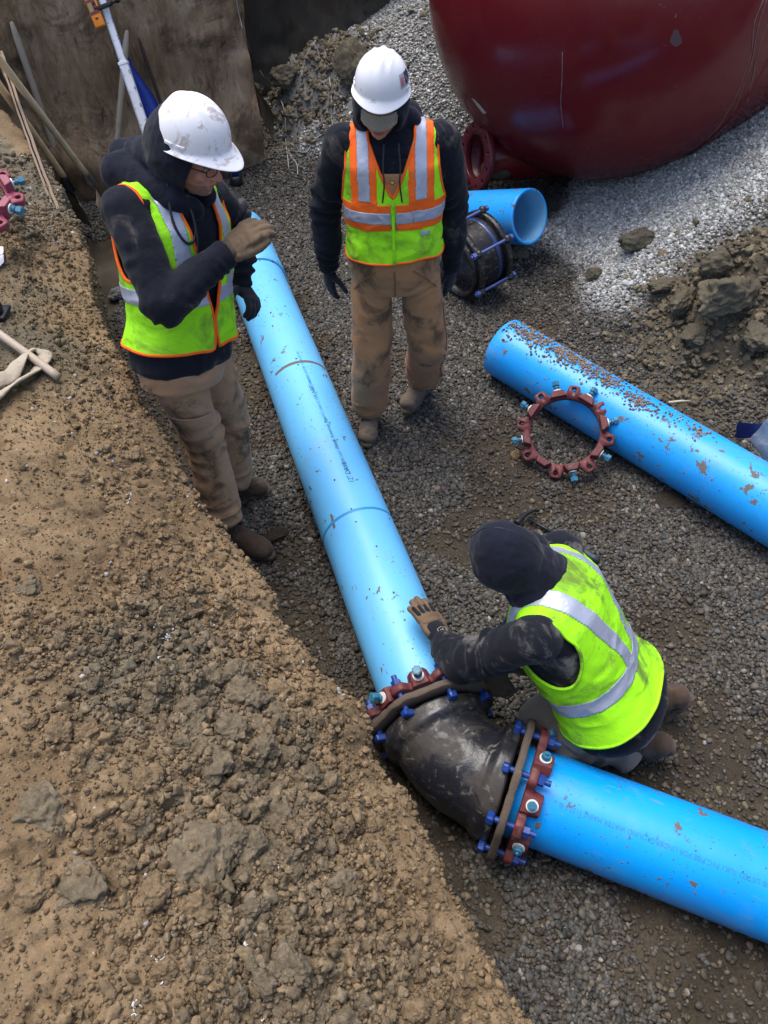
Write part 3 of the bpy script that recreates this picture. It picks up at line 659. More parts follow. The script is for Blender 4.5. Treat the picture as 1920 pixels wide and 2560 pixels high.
# pale pebbles and lime flecks on the bank
pebs = [lump(90 + k, 2, 0.16, 1.0, (1, .8, .55)) for k in range(6)]
mat_peb = stone_mat('pale_pebble', [(0, (0.26, 0.24, 0.215)), (0.4, (0.40, 0.37, 0.33)), (0.7, (0.30, 0.30, 0.31)), (1, (0.50, 0.44, 0.38))], 0.6)
pc = []
for cx, cy, n, sp in [(640, 1650, 26, 60), (600, 1620, 14, 40), (150, 1150, 6, 90), (100, 540, 60, 42), (30, 500, 40, 45), (215, 950, 26, 55), (185, 900, 14, 40), (420, 1560, 20, 60), (700, 1700, 16, 30), (690, 1740, 10, 40), (850, 1740, 10, 12),
                      (320, 2300, 10, 90), (60, 430, 30, 60), (400, 1500, 20, 180), (500, 2000, 14, 380), (160, 1060, 16, 110), (120, 620, 16, 60)]:
    for _ in range(n): 
        q = hit(np.clip(cx + random.gauss(0, sp), 2, 1900), np.clip(cy + random.gauss(0, sp), 2, 2550), 0.003)
        if q.z > 0.6: pc.append(q)
pc = np.array([tuple(p) for p in pc]); n = len(pc)
scatter('pale_pebbles', pebs, mat_peb, pc, np.random.rand(n, 3) * 6.28, np.repeat((0.0035 + 0.0065 * np.random.rand(n) ** 2)[:, None], 3, 1), {'tone': np.random.uniform(.8, 1.2, n), 'mud': np.random.rand(n) * .3}, bank)
pc = []
for x0, y0, x1, y1, n, sp in [(430, 1570, 380, 1670, 34, 5), (230, 1712, 245, 1725, 6, 8), (355, 1705, 380, 1712, 6, 5), (640, 2130, 690, 2180, 26, 13), (640, 2320, 625, 2370, 16, 10), (640, 2450, 650, 2520, 60, 11), (395, 2390, 400, 2440, 26, 9),
                              (345, 2500, 330, 2550, 12, 8), (320, 1225, 325, 1260, 8, 4), (465, 1225, 470, 1245, 5, 6), (650, 2540, 670, 2555, 20, 9)]:
    for _ in range(n):
        t = random.random(); pc.append(hit(min(1900, max(2, x0 + (x1 - x0) * t + random.gauss(0, sp))), min(2556, y0 + (y1 - y0) * t + random.gauss(0, sp)), 0.002))
pc = np.array([tuple(p) for p in pc]); n = len(pc)
scatter('lime_flecks', pebs, mat_lime_cell, pc, np.random.rand(n, 3) * 6.28, np.stack([0.002 + 0.006 * np.random.rand(n) ** 2] * 3, 1) * np.array([1, 1, .5]), {'tone': np.ones(n), 'mud': np.zeros(n)}, bank)

# gravel ----------------------------------------------------------------
stones = [lump(120 + k, 2, 0.22, 0.9, (1, random.uniform(.7, .95), random.uniform(.5, .75)), 0.75) for k in range(10)]
def scat_floor(name, n, box, size, keep, tonev, mudv, lift=0.25, shapes=stones, mat=mat_stone, parent=None):
    x = np.random.uniform(box[0], box[1], n); y = np.random.uniform(box[2], box[3], n); k = keep(x, y); x, y = x[k], y[k]; n = len(x)
    ix = np.clip(((x - xs[0]) / 0.03), 0, len(xs) - 2); iy = np.clip(((y - ys[0]) / 0.03), 0, len(ys) - 2); i0 = ix.astype(int); j0 = iy.astype(int); fx = ix - i0; fy = iy - j0
    ZZ = pz[:, 2].reshape(len(xs), len(ys)); z = (ZZ[i0, j0] * (1 - fx) * (1 - fy) + ZZ[i0 + 1, j0] * fx * (1 - fy) + ZZ[i0, j0 + 1] * (1 - fx) * fy + ZZ[i0 + 1, j0 + 1] * fx * fy)
    s = size[0] * (size[1] / size[0]) ** np.random.rand(n); Pp = np.stack([x, y, z + s * lift * np.random.uniform(0.2, 2.2, n)], -1)
    rot = np.stack([np.random.normal(0, .5, n), np.random.normal(0, .5, n), np.random.rand(n) * 6.28], -1)
    return scatter(name, shapes, mat, Pp, rot, np.stack([s, s, s], -1) * np.random.uniform(.8, 1.2, (n, 3)), {'tone': tonev(x, y), 'mud': mudv(x, y)}, parent)
def lightz(x, y):
    a_ = sstep(floor_h(x, y) + 0.05 * fbm(np.stack([x * 3, y * 3, x * 0], -1), 3, 8), 0.05, 0.20) * sstep(y + 0.25 * fbm(np.stack([x * 2.2, y * 2.2, x * 0 + 4], -1), 3, 18), 3.55, 4.45) * (.62 + .38 * sstep(x, .4, 1.4)); b_ = np.exp(-((np.maximum(0, 2.0 - x) / 0.45) ** 2 + ((y - 3.50) / 0.42) ** 2)); return np.clip(a_ - b_ * 1.1, 0, 1)
fme.attributes['pale'].data.foreach_set('value', np.clip(lightz(X.ravel(), Y.ravel()), 0, 1).astype(np.float32))
def heapz(x, y): return np.clip(np.exp(-(((x + 0.55) / 0.55) ** 2 + ((y - 6.6) / 0.5) ** 2)) * 1.4 + np.exp(-((np.maximum(0, 1.95 - x) / 0.46) ** 2 + ((y - 3.58) / 0.46) ** 2)) * 1.4, 0, 1)
def dirtmask(x, y):
    Pq = np.stack([x, y, x * 0], -1); d = sstep(fbm(Pq * 1.7, 4, 5), 0.08, 0.30)
    for cx, cy, r in [(1.02, 2.45, .22), (1.25, 1.75, .28), (0.9, 3.9, .25), (1.3, 1.35, .2), (1.5, 3.0, .35), (0.35, 2.9, .12), (-0.45, 2.15, .15)]: d = np.maximum(d, np.exp(-((x - cx) ** 2 + (y - cy) ** 2) / r ** 2 * 1.2))
    return d * (1 - lightz(x, y))
keep = lambda x, y: (np.random.rand(len(x)) > heapz(x, y) * 1.1) & (np.random.rand(len(x)) > dirtmask(x, y) * 0.84) & (x * N1[0] + y * N1[1] < np.interp(x * D1[0] + y * D1[1], ls, lw) + 0.05)
tonev = lambda x, y: np.random.uniform(.75, 1.25, len(x)) * (1.0 + lightz(x, y) * 7.0)
mudv = lambda x, y: np.clip(np.random.rand(len(x)) * 0.35 * (1 - lightz(x, y)) + dirtmask(x, y) * 0.8 * np.random.rand(len(x)) + 0.05 * (1 - lightz(x, y)), 0, .95)
scat_floor('gravel_bed', 215000, (-1.7, 2.6, 0.1, 4.9), (0.0070, 0.0140), keep, tonev, mudv)
scat_floor('coarse_gravel', 16000, (-1.7, 2.6, 0.1, 4.9), (0.012, 0.022), keep, tonev, mudv)
scat_floor('far_gravel', 120000, (-2.4, 3.9, 4.9, 7.9), (0.009, 0.016), keep, tonev, mudv)
scat_floor('right_gravel', 34000, (2.6, 3.9, 2.4, 4.9), (0.009, 0.015), keep, tonev, mudv)
scat_floor('pale_gravel', 60000, (0.9, 2.7, 3.4, 5.6), (0.009, 0.015), lambda x, y: keep(x, y) & (lightz(x, y) > np.random.rand(len(x)) * .9 + .1), tonev, mudv, 0.5)
scat_floor('heap_clods', 26000, (-1.3, 2.9, 3.1, 7.2), (0.007, 0.034), lambda x, y: np.random.rand(len(x)) < heapz(x, y) ** 1.5, lambda x, y: np.clip(0.9 + 0 * x, 0, 1), lambda x, y: x * 0, 0.1, clods, mat_clod)
scat_floor('soil_crumbs', 26000, (-1.3, 2.9, 0.3, 7.2), (0.004, 0.016), lambda x, y: np.random.rand(len(x)) < np.maximum(heapz(x, y), dirtmask(x, y) * 0.5), lambda x, y: np.clip(0.9 + 0 * x, 0, 1), lambda x, y: x * 0, 0.2, clods_lo, mat_clod)
# clods and slabs lying in the trench
mat_gclod = soil_mat('olive_clay_clod', [(0.36, (0.070, 0.060, 0.042)), (0.50, (0.115, 0.098, 0.068)), (0.64, (0.165, 0.140, 0.100))], None, 1.5)
def fclod(px, py, sx, sy, sz, seed, rz, name='clay_clod', label=None, mat=None, grp=None, sink=0.3, ang=0.9, tilt=0.0):
    me = lump(seed, 5, 0.38, 1.1, (1, 1, 1), ang); Pp = getco(me); nn = Pp / np.linalg.norm(Pp, axis=1)[:, None]
    Pp = Pp + nn * (fbm(Pp * 3.5, 5, seed)[:, None] * 0.18 + (0.5 - cell(Pp * 4.5, seed)[0])[:, None] * 0.09 * (ang > .7) + fbm(Pp * 16, 3, seed + 3)[:, None] * 0.05); setco(me, Pp)
    p = hit(px, py); me.transform(Matrix.Translation((p.x, p.y, p.z + sz * (1 - sink))) @ Matrix.Rotation(rz, 4, 'Z') @ Matrix.Rotation(tilt, 4, 'X') @ Matrix.Diagonal((sx, sy, sz, 1)))
    return tag(place(name, me, mat or mat_gclod), label, 'clod' if 'clod' in name else name.split('_')[-1], grp)
fclod(1800, 770, .20, .13, .11, 301, 0.5, 'clay_clod', 'largest grey clay lump crowning the dirt mound at the right edge')
fclod(1700, 775, .11, .07, .09, 302, 0.9, 'clay_clod', 'split olive clay slab leaning left of the largest lump on the mound')
fclod(1780, 690, .09, .08, .09, 303, 0.2, 'clay_clod', 'tall olive clay lump standing behind the mound, below the pale gravel')
fclod(1650, 725, .10, .06, .045, 304, 0.4, 'clay_clod', 'flat grey clay lump sprinkled with gravel at the left foot of the mound')
fclod(1730, 850, .09, .07, .06, 305, 1.0, 'clay_clod', 'rounded grey clay lump low on the front of the mound')
fclod(1880, 860, .10, .09, .07, 306, 2.0, 'clay_clod', 'grey clay lump low on the mound touching the right edge of the frame')
fclod(1590, 615, .13, .07, .07, 307, 0.6, 'clay_clod', 'long flat topped tan clay lump at the edge of the pale gravel slope')
fclod(1480, 698, .06, .045, .04, 308, 0.5, 'clay_clod', 'small reddish clay lump lying on dark gravel below the tan one')
fclod(880, 195, .16, .05, .16, 309, -0.5, 'clay_slab', 'pale olive clay slab standing on gravel behind the worker with the orange vest', tilt=-0.4)
fclod(715, 215, .14, .10, .09, 310, 0.3, 'clay_clod', 'round grey clay lump at the foot of the dark wall')
fclod(1298, 640, .07, .06, .04, 312, 0.3, 'clay_clod', 'small brown clay lump beneath the short blue pipe')
fclod(640, 235, .08, .07, .05, 315, 0.3, 'clay_clod', 'lighter clay lump beside the corner of the scraped wall')
fclod(1289, 1143, .036, .026, .024, 313, 0.9, 'tan_stone', 'tan stone lying on gravel left of the loose maroon ring', soil_mat('tan_stone_m', [(0.3, (0.20, 0.13, 0.065)), (0.7, (0.32, 0.22, 0.12))], None, 3), ang=0.6)
fclod(690, 1340, .06, .045, .02, 314, 0.4, 'flat_stone', 'flat muddy stone lying in front of the left worker\'s boot toe', mat_floor)
fclod(1672, 1255, .09, .06, .02, 316, 0.4, 'mud_patch', 'low mud cake on gravel between the pipe and the hammer', mat_floor, sink=.55)
# ================================================================ PIPES AND FITTINGS
PR = 0.167
def frame_z(d, up=Vector((0, 0, 1))):
    z = Vector(d).normalized(); x = up.cross(z).normalized(); y = z.cross(x); return Matrix((x, y, z)).transposed()   # local y points to 'up'
def tubeshell(r, ri, L, n=72, bands=40, z0=0.0):
    prof = [(ri, z0), (r - .003, z0), (r, z0 + .003)] + [(r, z0 + L * k / bands) for k in range(1, bands)] + [(r, z0 + L - .003), (r - .003, z0 + L), (ri, z0 + L)]
    prof += [(ri, z0 + L * (1 - k / 4)) for k in range(1, 4)]
    V = []; m = len(prof)
    for rr, z in prof:
        for k in range(n): a = 2 * PI * k / n; V.append((rr * math.cos(a), rr * math.sin(a), z))
    Q = gridq(m, n, True); j = np.arange(n); Q = np.vstack([Q, np.stack([(m - 1) * n + j, (m - 1) * n + (j + 1) % n, (j + 1) % n, j], -1)])
    return npmesh(np.array(V), Q)
def pipe(label, A, Bp, mat, r=PR, wall=0.021, grp=None, name='blue_pipe'):
    A = Vector(A); Bp = Vector(Bp); Rm = frame_z(Bp - A)
    t = thing(name, label, 'pipe', A, grp, Rm)
    b = place('barrel', tubeshell(r, r - wall, (Bp - A).length), mat, t, world=False)
    b.data.materials.append(mat_bore)
    for p in b.data.polygons:
        c = p.center
        if math.hypot(c.x, c.y) < r - wall * .8: p.material_index = 1
    return t, Rm, (Bp - A).length
def on_pipe_print(t, txt, size, z0, ang, mat, r=PR, flip=False, stretch=1.0, name='printed_line'):
    """writing wrapped on the barrel; runs along +z from z0 (or -z when flipped)"""
    me = text_mesh(txt, size); P = getco(me)
    u = P[:, 0] * stretch; v = P[:, 1]
    if flip: u, v = -u, -v
    a = ang - v / r      # running along +z with letter tops towards smaller angle
    setco(me, np.stack([(r + .0007) * np.cos(a), (r + .0007) * np.sin(a), z0 + u], -1)); return place(name, me, mat, t, world=False, smooth=False)
A0 = Vector((-0.975, 4.72, .155)); C1 = Vector((.188, 1.245, .155)); C2 = Vector((.440, 1.000, .155))
d1 = (C1 - A0); d1.z = 0; d1.normalize(); d2 = Vector((.927, -.375, 0)).normalized()
tm, Rm, Lm = pipe('long pale blue pipe running between the two standing workers to the black elbow', A0, C1 - d1 * 0.02, mat_pipe)
def groove(t, z, mat, w=.009, r=PR, a0=0, a1=2 * PI, name='seam_ring'):
    n = 60; V = []
    for k in range(n + 1):
        a = a0 + (a1 - a0) * k / n
        for dz, rr in ((-w, r - .001), (-w * .6, r + .0016), (w * .6, r + .0016), (w, r - .001)): V.append((rr * math.cos(a), rr * math.sin(a), z + dz))
    return place(name, npmesh(np.array(V), gridq(n + 1, 4)), mat, t, world=False)
def zpix(t, px, py):   # distance along the pipe of the surface point seen there
    q = gp(px, py, .30); return (q - t.location).dot(t.rotation_euler.to_matrix() @ Vector((0, 0, 1)))
groove(tm, zpix(tm, 862, 1290), mat_groove)
groove(tm, zpix(tm, 690, 925), M('mud_ring').fin((0.13, 0.105, 0.085), 0.8), .012, a0=.5, a1=2.4)
b2 = place('bell_end', tubeshell(PR + .012, PR - .002, .62, bands=6), mat_pipe, tm, world=False)
# barrel angle: local x = up x z, so angle 90 deg is the top of the pipe
on_pipe_print(tm, '12" DR18', .034, zpix(tm, 878, 1215) - .0, math.radians(78), mat_printk, flip=True)
on_pipe_print(tm, '00000000 1207 A11030', .022, zpix(tm, 868, 1185), math.radians(79), mat_printt, flip=True)
on_pipe_print(tm, 'North American Pipe', .026, zpix(tm, 838, 1130), math.radians(80), mat_printk, flip=True)
on_pipe_print(tm, 'FM  PVC C900 CL 235  AWWA C900-07', .021, zpix(tm, 805, 1065), math.radians(80), mat_printt, flip=True)
on_pipe_print(tm, 'UL NSF', .030, zpix(tm, 775, 1008), math.radians(80), mat_printk, flip=True)
on_pipe_print(tm, 'PVC PIPE FOR WATER  12-18-235 PSI', .020, zpix(tm, 765, 985), math.radians(80), mat_printt, flip=True)
tr_, Rr, Lr = pipe('wide blue pipe leaving the black elbow toward the bottom right corner', C2 + d2 * .02, C2 + d2 * 2.1, mat_pipe_c)
on_pipe_print(tr_, '\u00ae AWWA C900 DR18 \u00ae LISTED 1UK1 PVC PIPE FOR UNDERGROUND WATER MAINS 5137.3 \u00ae', .024, 1.02, math.radians(108), mat_printt, flip=True, stretch=.86)
P2a = gp(1258, 868, .16); P2b = gp(1920, 1262, .16); P2b = P2a + (P2b - P2a) * 1.5
tp2, R2, L2 = pipe('blue pipe strewn with gravel lying loose at the right side of the trench', P2a, P2b, mat_pipe_b)
O3 = gp(1325, 542, .40); n3 = Vector((.62, -.68, .38)).normalized()
tp3, R3, L3 = pipe('short blue pipe offcut with its open end facing right below the maroon tank', O3 - n3 * .62, O3, mat_pipe_b, wall=.017)
# stones lying on the loose pipe
def stones_on_pipe(t, L, n, name, zf, af, size=(.004, .009)):
    z = zf(n); a = af(n, z); s = np.random.uniform(*size, n)
    R = np.array(t.rotation_euler.to_matrix()); P = np.stack([(PR + s * .35) * np.cos(a), (PR + s * .35) * np.sin(a), z], -1) @ R.T + np.array(t.location)
    return scatter(name, stones, mat_stone2, P, np.random.rand(n, 3) * 6.28, np.stack([s, s, s], -1), {'tone': np.random.uniform(.9, 1.7, n), 'mud': np.random.rand(n) * .5}, t)
mat_stone2 = stone_mat('pipe_top_stone', [(0, (0.10, 0.072, 0.050)), (.4, (0.19, 0.128, 0.082)), (.7, (0.28, 0.18, 0.11)), (1, (0.16, 0.14, 0.115))], .8)
def zz_(n): return np.clip(np.concatenate([np.random.uniform(.02, .75, n // 2), np.random.normal(.38, .16, n // 4), np.random.uniform(.05, 1.3, n - n // 2 - n // 4)]), .005, 2)
stones_on_pipe(tp2, L2, 950, 'gravel_on_pipe', zz_, lambda n, z: math.radians(88) + np.random.normal(0, .26, n) * (1 - .3 * z), (.0045, .010))
stones_on_pipe(tp2, L2, 170, 'gravel_pocket', lambda n: np.random.normal(.87, .045, n), lambda n, z: math.radians(97) + np.random.normal(0, .14, n))
stones_on_pipe(tm, Lm, 26, 'grit_on_pipe', lambda n: np.random.uniform(.2, Lm - .2, n), lambda n, z: math.radians(90) + np.random.normal(0, .25, n), (.003, .006))

def hexprism(c, axis, r, h, n=6):
    return G().cyl(Vector(c) - Vector(axis) * h / 2, Vector(c) + Vector(axis) * h / 2, r, n=n)
_cache = {}
def cached(k, f):
    if k not in _cache: _cache[k] = f()
    return _cache[k]
def ring_mesh(holes=True):
    n = 160; outer = []; 
    def Ro(t):
        u = ((t / (2 * PI) * 8 + .5) % 1 - .5) * 45; e = 1 - sstep(np.array([abs(u)]), 5.5, 11)[0]
        return .203 + .042 * e
    V = []
    for z, sh in ((0, 0), (.004, 1), (.026, 1), (.030, 0)):
        for k in range(n): t = 2 * PI * k / n; r = Ro(t) - (0 if sh else .003); V.append((r * math.cos(t), r * math.sin(t), z))
    for z in (.030, 0):
        for k in range(n): t = 2 * PI * k / n; V.append((.1725 * math.cos(t), .1725 * math.sin(t), z))
    Q = gridq(6, n, True); j = np.arange(n); Q = np.vstack([Q, np.stack([5 * n + j, 5 * n + (j + 1) % n, (j + 1) % n, j], -1)])
    me = npmesh(np.array(V), Q); b = bmesh.new(); b.from_mesh(me); bmesh.ops.recalc_face_normals(b, faces=b.faces); b.to_mesh(me); b.free()
    if holes:
        g = G()
        for k in range(8): t = 2 * PI * k / 8; g.cyl((.2215 * math.cos(t), .2215 * math.sin(t), -.05), (.2215 * math.cos(t), .2215 * math.sin(t), .08), .0125, n=20)
        ho = bpy.data.objects.new('tmp_h', g.me()); COL.objects.link(ho)
        me = modmesh(me, [('BOOLEAN', dict(operation='DIFFERENCE', object=ho, solver='EXACT'))]); bpy.data.objects.remove(ho)
    g = G()
    for k in range(8):
        t = 2 * PI * (k + .5) / 8; Rz = Matrix.Rotation(t, 3, 'Z')
        # wedge pocket: chamfered housing rising over the pipe
        sec = [(-.044, .010), (-.030, .033), (.030, .033), (.044, .010)]
        vs = []
        for z in (.0015, .066):
            kk = 1.0 if z < .03 else .80
            for x, y in [(-.05, -.004)] + sec + [(.05, -.004)]: vs.append(Rz @ Vector((.180 + (y if z < .03 else y * .92), x * kk, z)))
        bv = [g.b.verts.new(v) for v in vs]
        g.b.faces.new(bv[:6][::-1]); g.b.faces.new(bv[6:])
        for a in range(6): g.b.faces.new((bv[a], bv[(a + 1) % 6], bv[6 + (a + 1) % 6], bv[6 + a]))
    gm = g.me(); gm = modmesh(gm, [('BEVEL', dict(width=.004, segments=2, limit_method='ANGLE'))])
    b = bmesh.new(); b.from_mesh(me); b.from_mesh(gm); b.to_mesh(me); b.free(); return me
def wedge_screw(full=True):
    g = G(); g.cyl((0, 0, 0), (0, 0, .022), .0095, n=14)
    if full: g.cyl((0, 0, .018), (0, 0, .024), .0165, .0135, n=18); g.cyl((0, 0, .024), (0, 0, .031), .0105, n=16); g.cyl((0, 0, .031), (0, 0, .052), .0195, n=6); g.cyl((0, 0, .052), (0, 0, .054), .0165, .014, n=12)
    else: g.cyl((0, 0, .010), (0, 0, .024), .0165, .0145, n=18); g.cyl((0, 0, .024), (0, 0, .032), .0065, .006, n=12)
    return g.me()
def washer(): return G().cyl((0, 0, .001), (0, 0, .006), .021, n=22).me()
def gland(name, label, loc, Rm, holes, bolts, full, grp='maroon restraint glands', skip=(), spin=0.0, mat=None):
    R = Rm @ Matrix.Rotation(spin, 3, 'Z'); t = thing(name, label, 'pipe gland', loc, grp, R)
    rm = cached(('ring', holes), lambda: ring_mesh(holes)); place('ring', rm.copy(), mat or mat_gland, t, world=False, smooth=False)
    for k in range(8):
        if k in skip: continue
        a = 2 * PI * (k + .5) / 8; rd = Vector((math.cos(a), math.sin(a), 0)); f_ = full(k) if callable(full) else full
        Rq = rd.to_track_quat('Z', 'Y').to_matrix()
        Mx = Matrix.Translation(rd * .2115 + Vector((0, 0, .036))) @ Rq.to_4x4()
        o = place('wedge_nut', cached(('ws', f_), lambda: wedge_screw(f_)), mat_teal, t, world=False, M_=Mx, smooth=False)
        place('washer', cached('washer', washer), mat_washer, t, world=False, M_=Mx, smooth=False)
        if not bolts: pass
    if bolts:
        def tb():
            g = G(); g.cyl((0, 0, -.066), (0, 0, .074), .0105, n=14); return g.me()
        def hd(): return G().box((0, 0, -.080), (.046, .030, .026), bev=.007).me()
        def nu(): return G().cyl((0, 0, .031), (0, 0, .052), .0195, n=6).me()
        for k in range(8):
            a = 2 * PI * k / 8; Mx = Matrix.Translation((.2215 * math.cos(a), .2215 * math.sin(a), 0)) @ Matrix.Rotation(a + random.uniform(-.5, .5), 4, 'Z')
            s_ = place('bolt', cached('tb', tb), mat_bolt, t, world=False, M_=Mx, smooth=False)
            place('bolt_head', cached('hd', hd), mat_bolt, s_, world=False, smooth=False); place('hex_nut', cached('nu', nu), mat_bolt, s_, world=False, smooth=False)
    return t
# elbow
te = thing('pipe_elbow', 'black tar coated iron elbow joining the two blue pipes', 'pipe elbow', (C1 + C2) / 2)
pts = []; K = .155
for i in range(41):
    t = i / 40; p0, p1, p2, p3 = C1, C1 + d1 * K, C2 - d2 * K, C2
    pts.append(p0 * (1 - t) ** 3 + 3 * p1 * t * (1 - t) ** 2 + 3 * p2 * t * t * (1 - t) + p3 * t ** 3)
L_ = [0]
for a, b in zip(pts, pts[1:]): L_.append(L_[-1] + (b - a).length)
def er(s, T_):
    e = min(s, T_ - s); return .184 + .026 * (1 - sstep(np.array([e]), .055, .085)[0]) + .004 * (1 - sstep(np.array([abs(e - .095)]), 0, .012)[0])
me = tube(pts, [er(s, L_[-1]) for s in L_], 72); me = modmesh(me, [('SUBSURF', dict(levels=1))]); Pp = getco(me); setco(me, Pp + getno(me) * (fbm(Pp * 14, 3, 4)[:, None] * .004))
place('curved_body', me, mat_tar, te)
def flange_mesh():
    g = G(); n = 96; V = []; 
    def Ro(t):
        u = ((t / (2 * PI) * 8 + .5) % 1 - .5) * 45; return .256 * math.cos(math.radians(22.5 * .72)) / math.cos(math.radians(min(abs(45 * (((t / (2 * PI) * 8 + .5 + .5) % 1) - .5)), 17)))
    for z, d in ((0, .003), (.003, 0), (.023, 0), (.026, .003)):
        for k in range(n): t = 2 * PI * k / n; r = Ro(t) - d; V.append((r * math.cos(t), r * math.sin(t), z))
    for z in (.026, 0):
        for k in range(n): t = 2 * PI * k / n; V.append((.15 * math.cos(t), .15 * math.sin(t), z))
    Q = gridq(6, n, True); j = np.arange(n); Q = np.vstack([Q, np.stack([5 * n + j, 5 * n + (j + 1) % n, (j + 1) % n, j], -1)])
    me = npmesh(np.array(V), Q); Pq = getco(me); setco(me, Pq + fbm(Pq * 40, 2, 2)[:, None] * .003); return me
F1R = frame_z(-d1); F2R = frame_z(d2)
S1 = math.radians(13); S2 = math.radians(8)
for C, R, nm, sp in ((C1, F1R, 'end_flange', S1), (C2, F2R, 'end_flange', S2)):
    o = place(nm, flange_mesh(), mat_rust, te, world=False, smooth=False); o.matrix_basis = wmat(te).inverted() @ (Matrix.Translation(C + (R @ Vector((0, 0, .006)))) @ (R @ Matrix.Rotation(sp, 3, 'Z')).to_4x4())
gland('restraint_gland', 'maroon gland bolted round the pale blue pipe under the kneeling worker\'s arm', C1 + F1R @ Vector((0, 0, .058)), F1R, False, True, True, spin=S1)
gland('restraint_gland', 'maroon gland bolted where the wide lower blue pipe meets the elbow', C2 + F2R @ Vector((0, 0, .058)), F2R, False, True, False, spin=S2)
# loose gland leaning on the second pipe: plane faces the camera-left
rc = gp(1412, 1082, .155); nrm = Vector((-.22, -.50, .84)).normalized()
Rl = Matrix((Vector((1, 0, 0)), Vector((0, 1, 0)), Vector((0, 0, 1))))
x_ = Vector((0, 0, 1)).cross(nrm).normalized(); Rl = Matrix((x_, nrm.cross(x_), nrm)).transposed()
gland('restraint_gland', 'loose maroon gland with open bolt holes leaning on the gravel strewn blue pipe', rc, Rl, True, False, True, spin=math.radians(6), skip=(5,))
# gland at left edge on the bank
gl = gp(-92, 512, 1.26); nl = Vector((.12, -.15, .98)).normalized(); x_ = Vector((0, 1, 0)).cross(nl).normalized()
gland('restraint_gland', 'maroon gland with blue nuts on the soil bank, cut by the left edge', gl, Matrix((x_, nl.cross(x_), nl)).transposed(), True, False, True, spin=math.radians(13), mat=painted('wine_gland_paint', (0.25, 0.045, 0.075), (0.16, 0.10, 0.09), 0.15, 0.45))

# black coupling with rods
cc = gp(1178, 640, .25); ca_ = Vector((.80, .58, .10)).normalized(); Rc = frame_z(ca_)
tc = thing('pipe_coupling', 'black sleeve coupling with blue rods standing beside the worker in the orange striped vest', 'coupling', cc, rot=Rc)
place('sleeve', tubeshell(.205, .19, .30, z0=-.15, bands=6), painted('black_coupling_paint', (0.012, 0.012, 0.014), (0.16, 0.14, 0.11), .45, .35, scale=1.6, thr=.56), tc, world=False)
mring = painted('mud_flecked_ring', (0.014, 0.014, 0.017), (0.15, 0.13, 0.10), .55, .4, scale=2.2, thr=.54)
for z in (-.12, .10):
    place('end_ring', tubeshell(.240, .195, .035, z0=z, bands=2), mring, tc, world=False)
place('gasket_band', tubeshell(.209, .2, .03, z0=.05, bands=2), painted('blue_band', (.03, .05, .13), rough=.3), tc, world=False)
for k in range(6):
    a = 2 * PI * k / 6 + .35
    p = Vector((.248 * math.cos(a), .248 * math.sin(a), 0))
    r_ = place('tie_rod', cached('rod', lambda: G().cyl((0, 0, -.16), (0, 0, .16), .0085, n=12).cyl((0, 0, -.15), (0, 0, -.125), .019, n=6).cyl((0, 0, .14), (0, 0, .158), .019, n=6).me()), painted('blue_rod', (.06, .10, .33), (.2, .19, .18), .4, .5) if k == 0 else bpy.data.materials['blue_rod'], tc, world=False, M_=Matrix.Translation(p), smooth=False)
    for zl_ in (.12, -.105): place('rod_lug', cached('lug', lambda: G().sph((0, 0, 0), (.026, .026, .022)).me()), mring, r_, world=False, M_=Matrix.Translation((0, 0, zl_)))

# ---------------------------------------------------------------- tank
TC = Vector((1.478, 5.722, 1.361)); TR = 1.194
ta = Vector((.80, .60, 0)).normalized(); Rt = frame_z(ta)
tt = thing('tank', 'huge glossy maroon steel tank with rounded end resting in the gravel', 'tank', TC, rot=Rt)
prof = [(TR * math.sin(PI * k / 60 * .5), -TR * math.cos(PI * k / 60 * .5)) for k in range(61)] + [(TR, .4), (TR, .8), (TR, 1.6), (TR, 2.3)]
V = []; n = 96
for r, z in prof:
    for k in range(n): a = 2 * PI * k / n; V.append((max(r, 1e-4) * math.cos(a), max(r, 1e-4) * math.sin(a), z))
place('shell', npmesh(np.array(V), gridq(len(prof), n, True)), mat_tank, tt, world=False)
def ringat(z, r, hgt=.012, w=.018):
    V = []; n = 128
    for k in range(n):
        a = 2 * PI * k / n
        for dz, rr in ((-w, r - .004), (-w * .4, r + hgt * .5), (w * .4, r + hgt * .5), (w, r - .004)): V.append((rr * math.cos(a), rr * math.sin(a), z + dz))
    i = np.arange(n)[:, None] * 4; j = np.arange(3)[None, :]; i2 = ((np.arange(n) + 1) % n)[:, None] * 4
    return npmesh(np.array(V), np.stack([i + j, i + j + 1, i2 + j + 1, i2 + j], -1).reshape(-1, 4))
place('weld_seam', ringat(.02, TR), mat_tank, tt, world=False)
# nozzle
nc = gp(1186, 392, .40); na_ = Vector((.93, .35, -.12)).normalized(); Rn = frame_z(na_)
Mn = wmat(tt).inverted() @ (Matrix.Translation(nc) @ Rn.to_4x4())
g = tubeshell(.163, .150, .85, bands=4, z0=.02); nz = place('nozzle', g, mat_tank, tt, world=False, M_=Mn)
me = tubeshell(.225, .140, .042, bands=2); ho = G()
for k in range(12): a = 2 * PI * k / 12; ho.cyl((0.194 * math.cos(a), 0.194 * math.sin(a), -.1), (0.194 * math.cos(a), 0.194 * math.sin(a), .1), .0115, n=14)
hb = bpy.data.objects.new('tmp_h', ho.me()); COL.objects.link(hb)
me = modmesh(me, [('BOOLEAN', dict(operation='DIFFERENCE', object=hb, solver='EXACT'))]); bpy.data.objects.remove(hb)
mat_nflange = painted('maroon_flange_paint', (0.125, 0.016, 0.022), (0.22, 0.12, 0.11), .2, .35)
place('nozzle_flange', me, mat_nflange, nz, world=False, smooth=False)
place('nozzle_mud', G().sph((-.07, -.06, .16), (.10, .07, .12)).me(), mat_heap, nz, world=False)
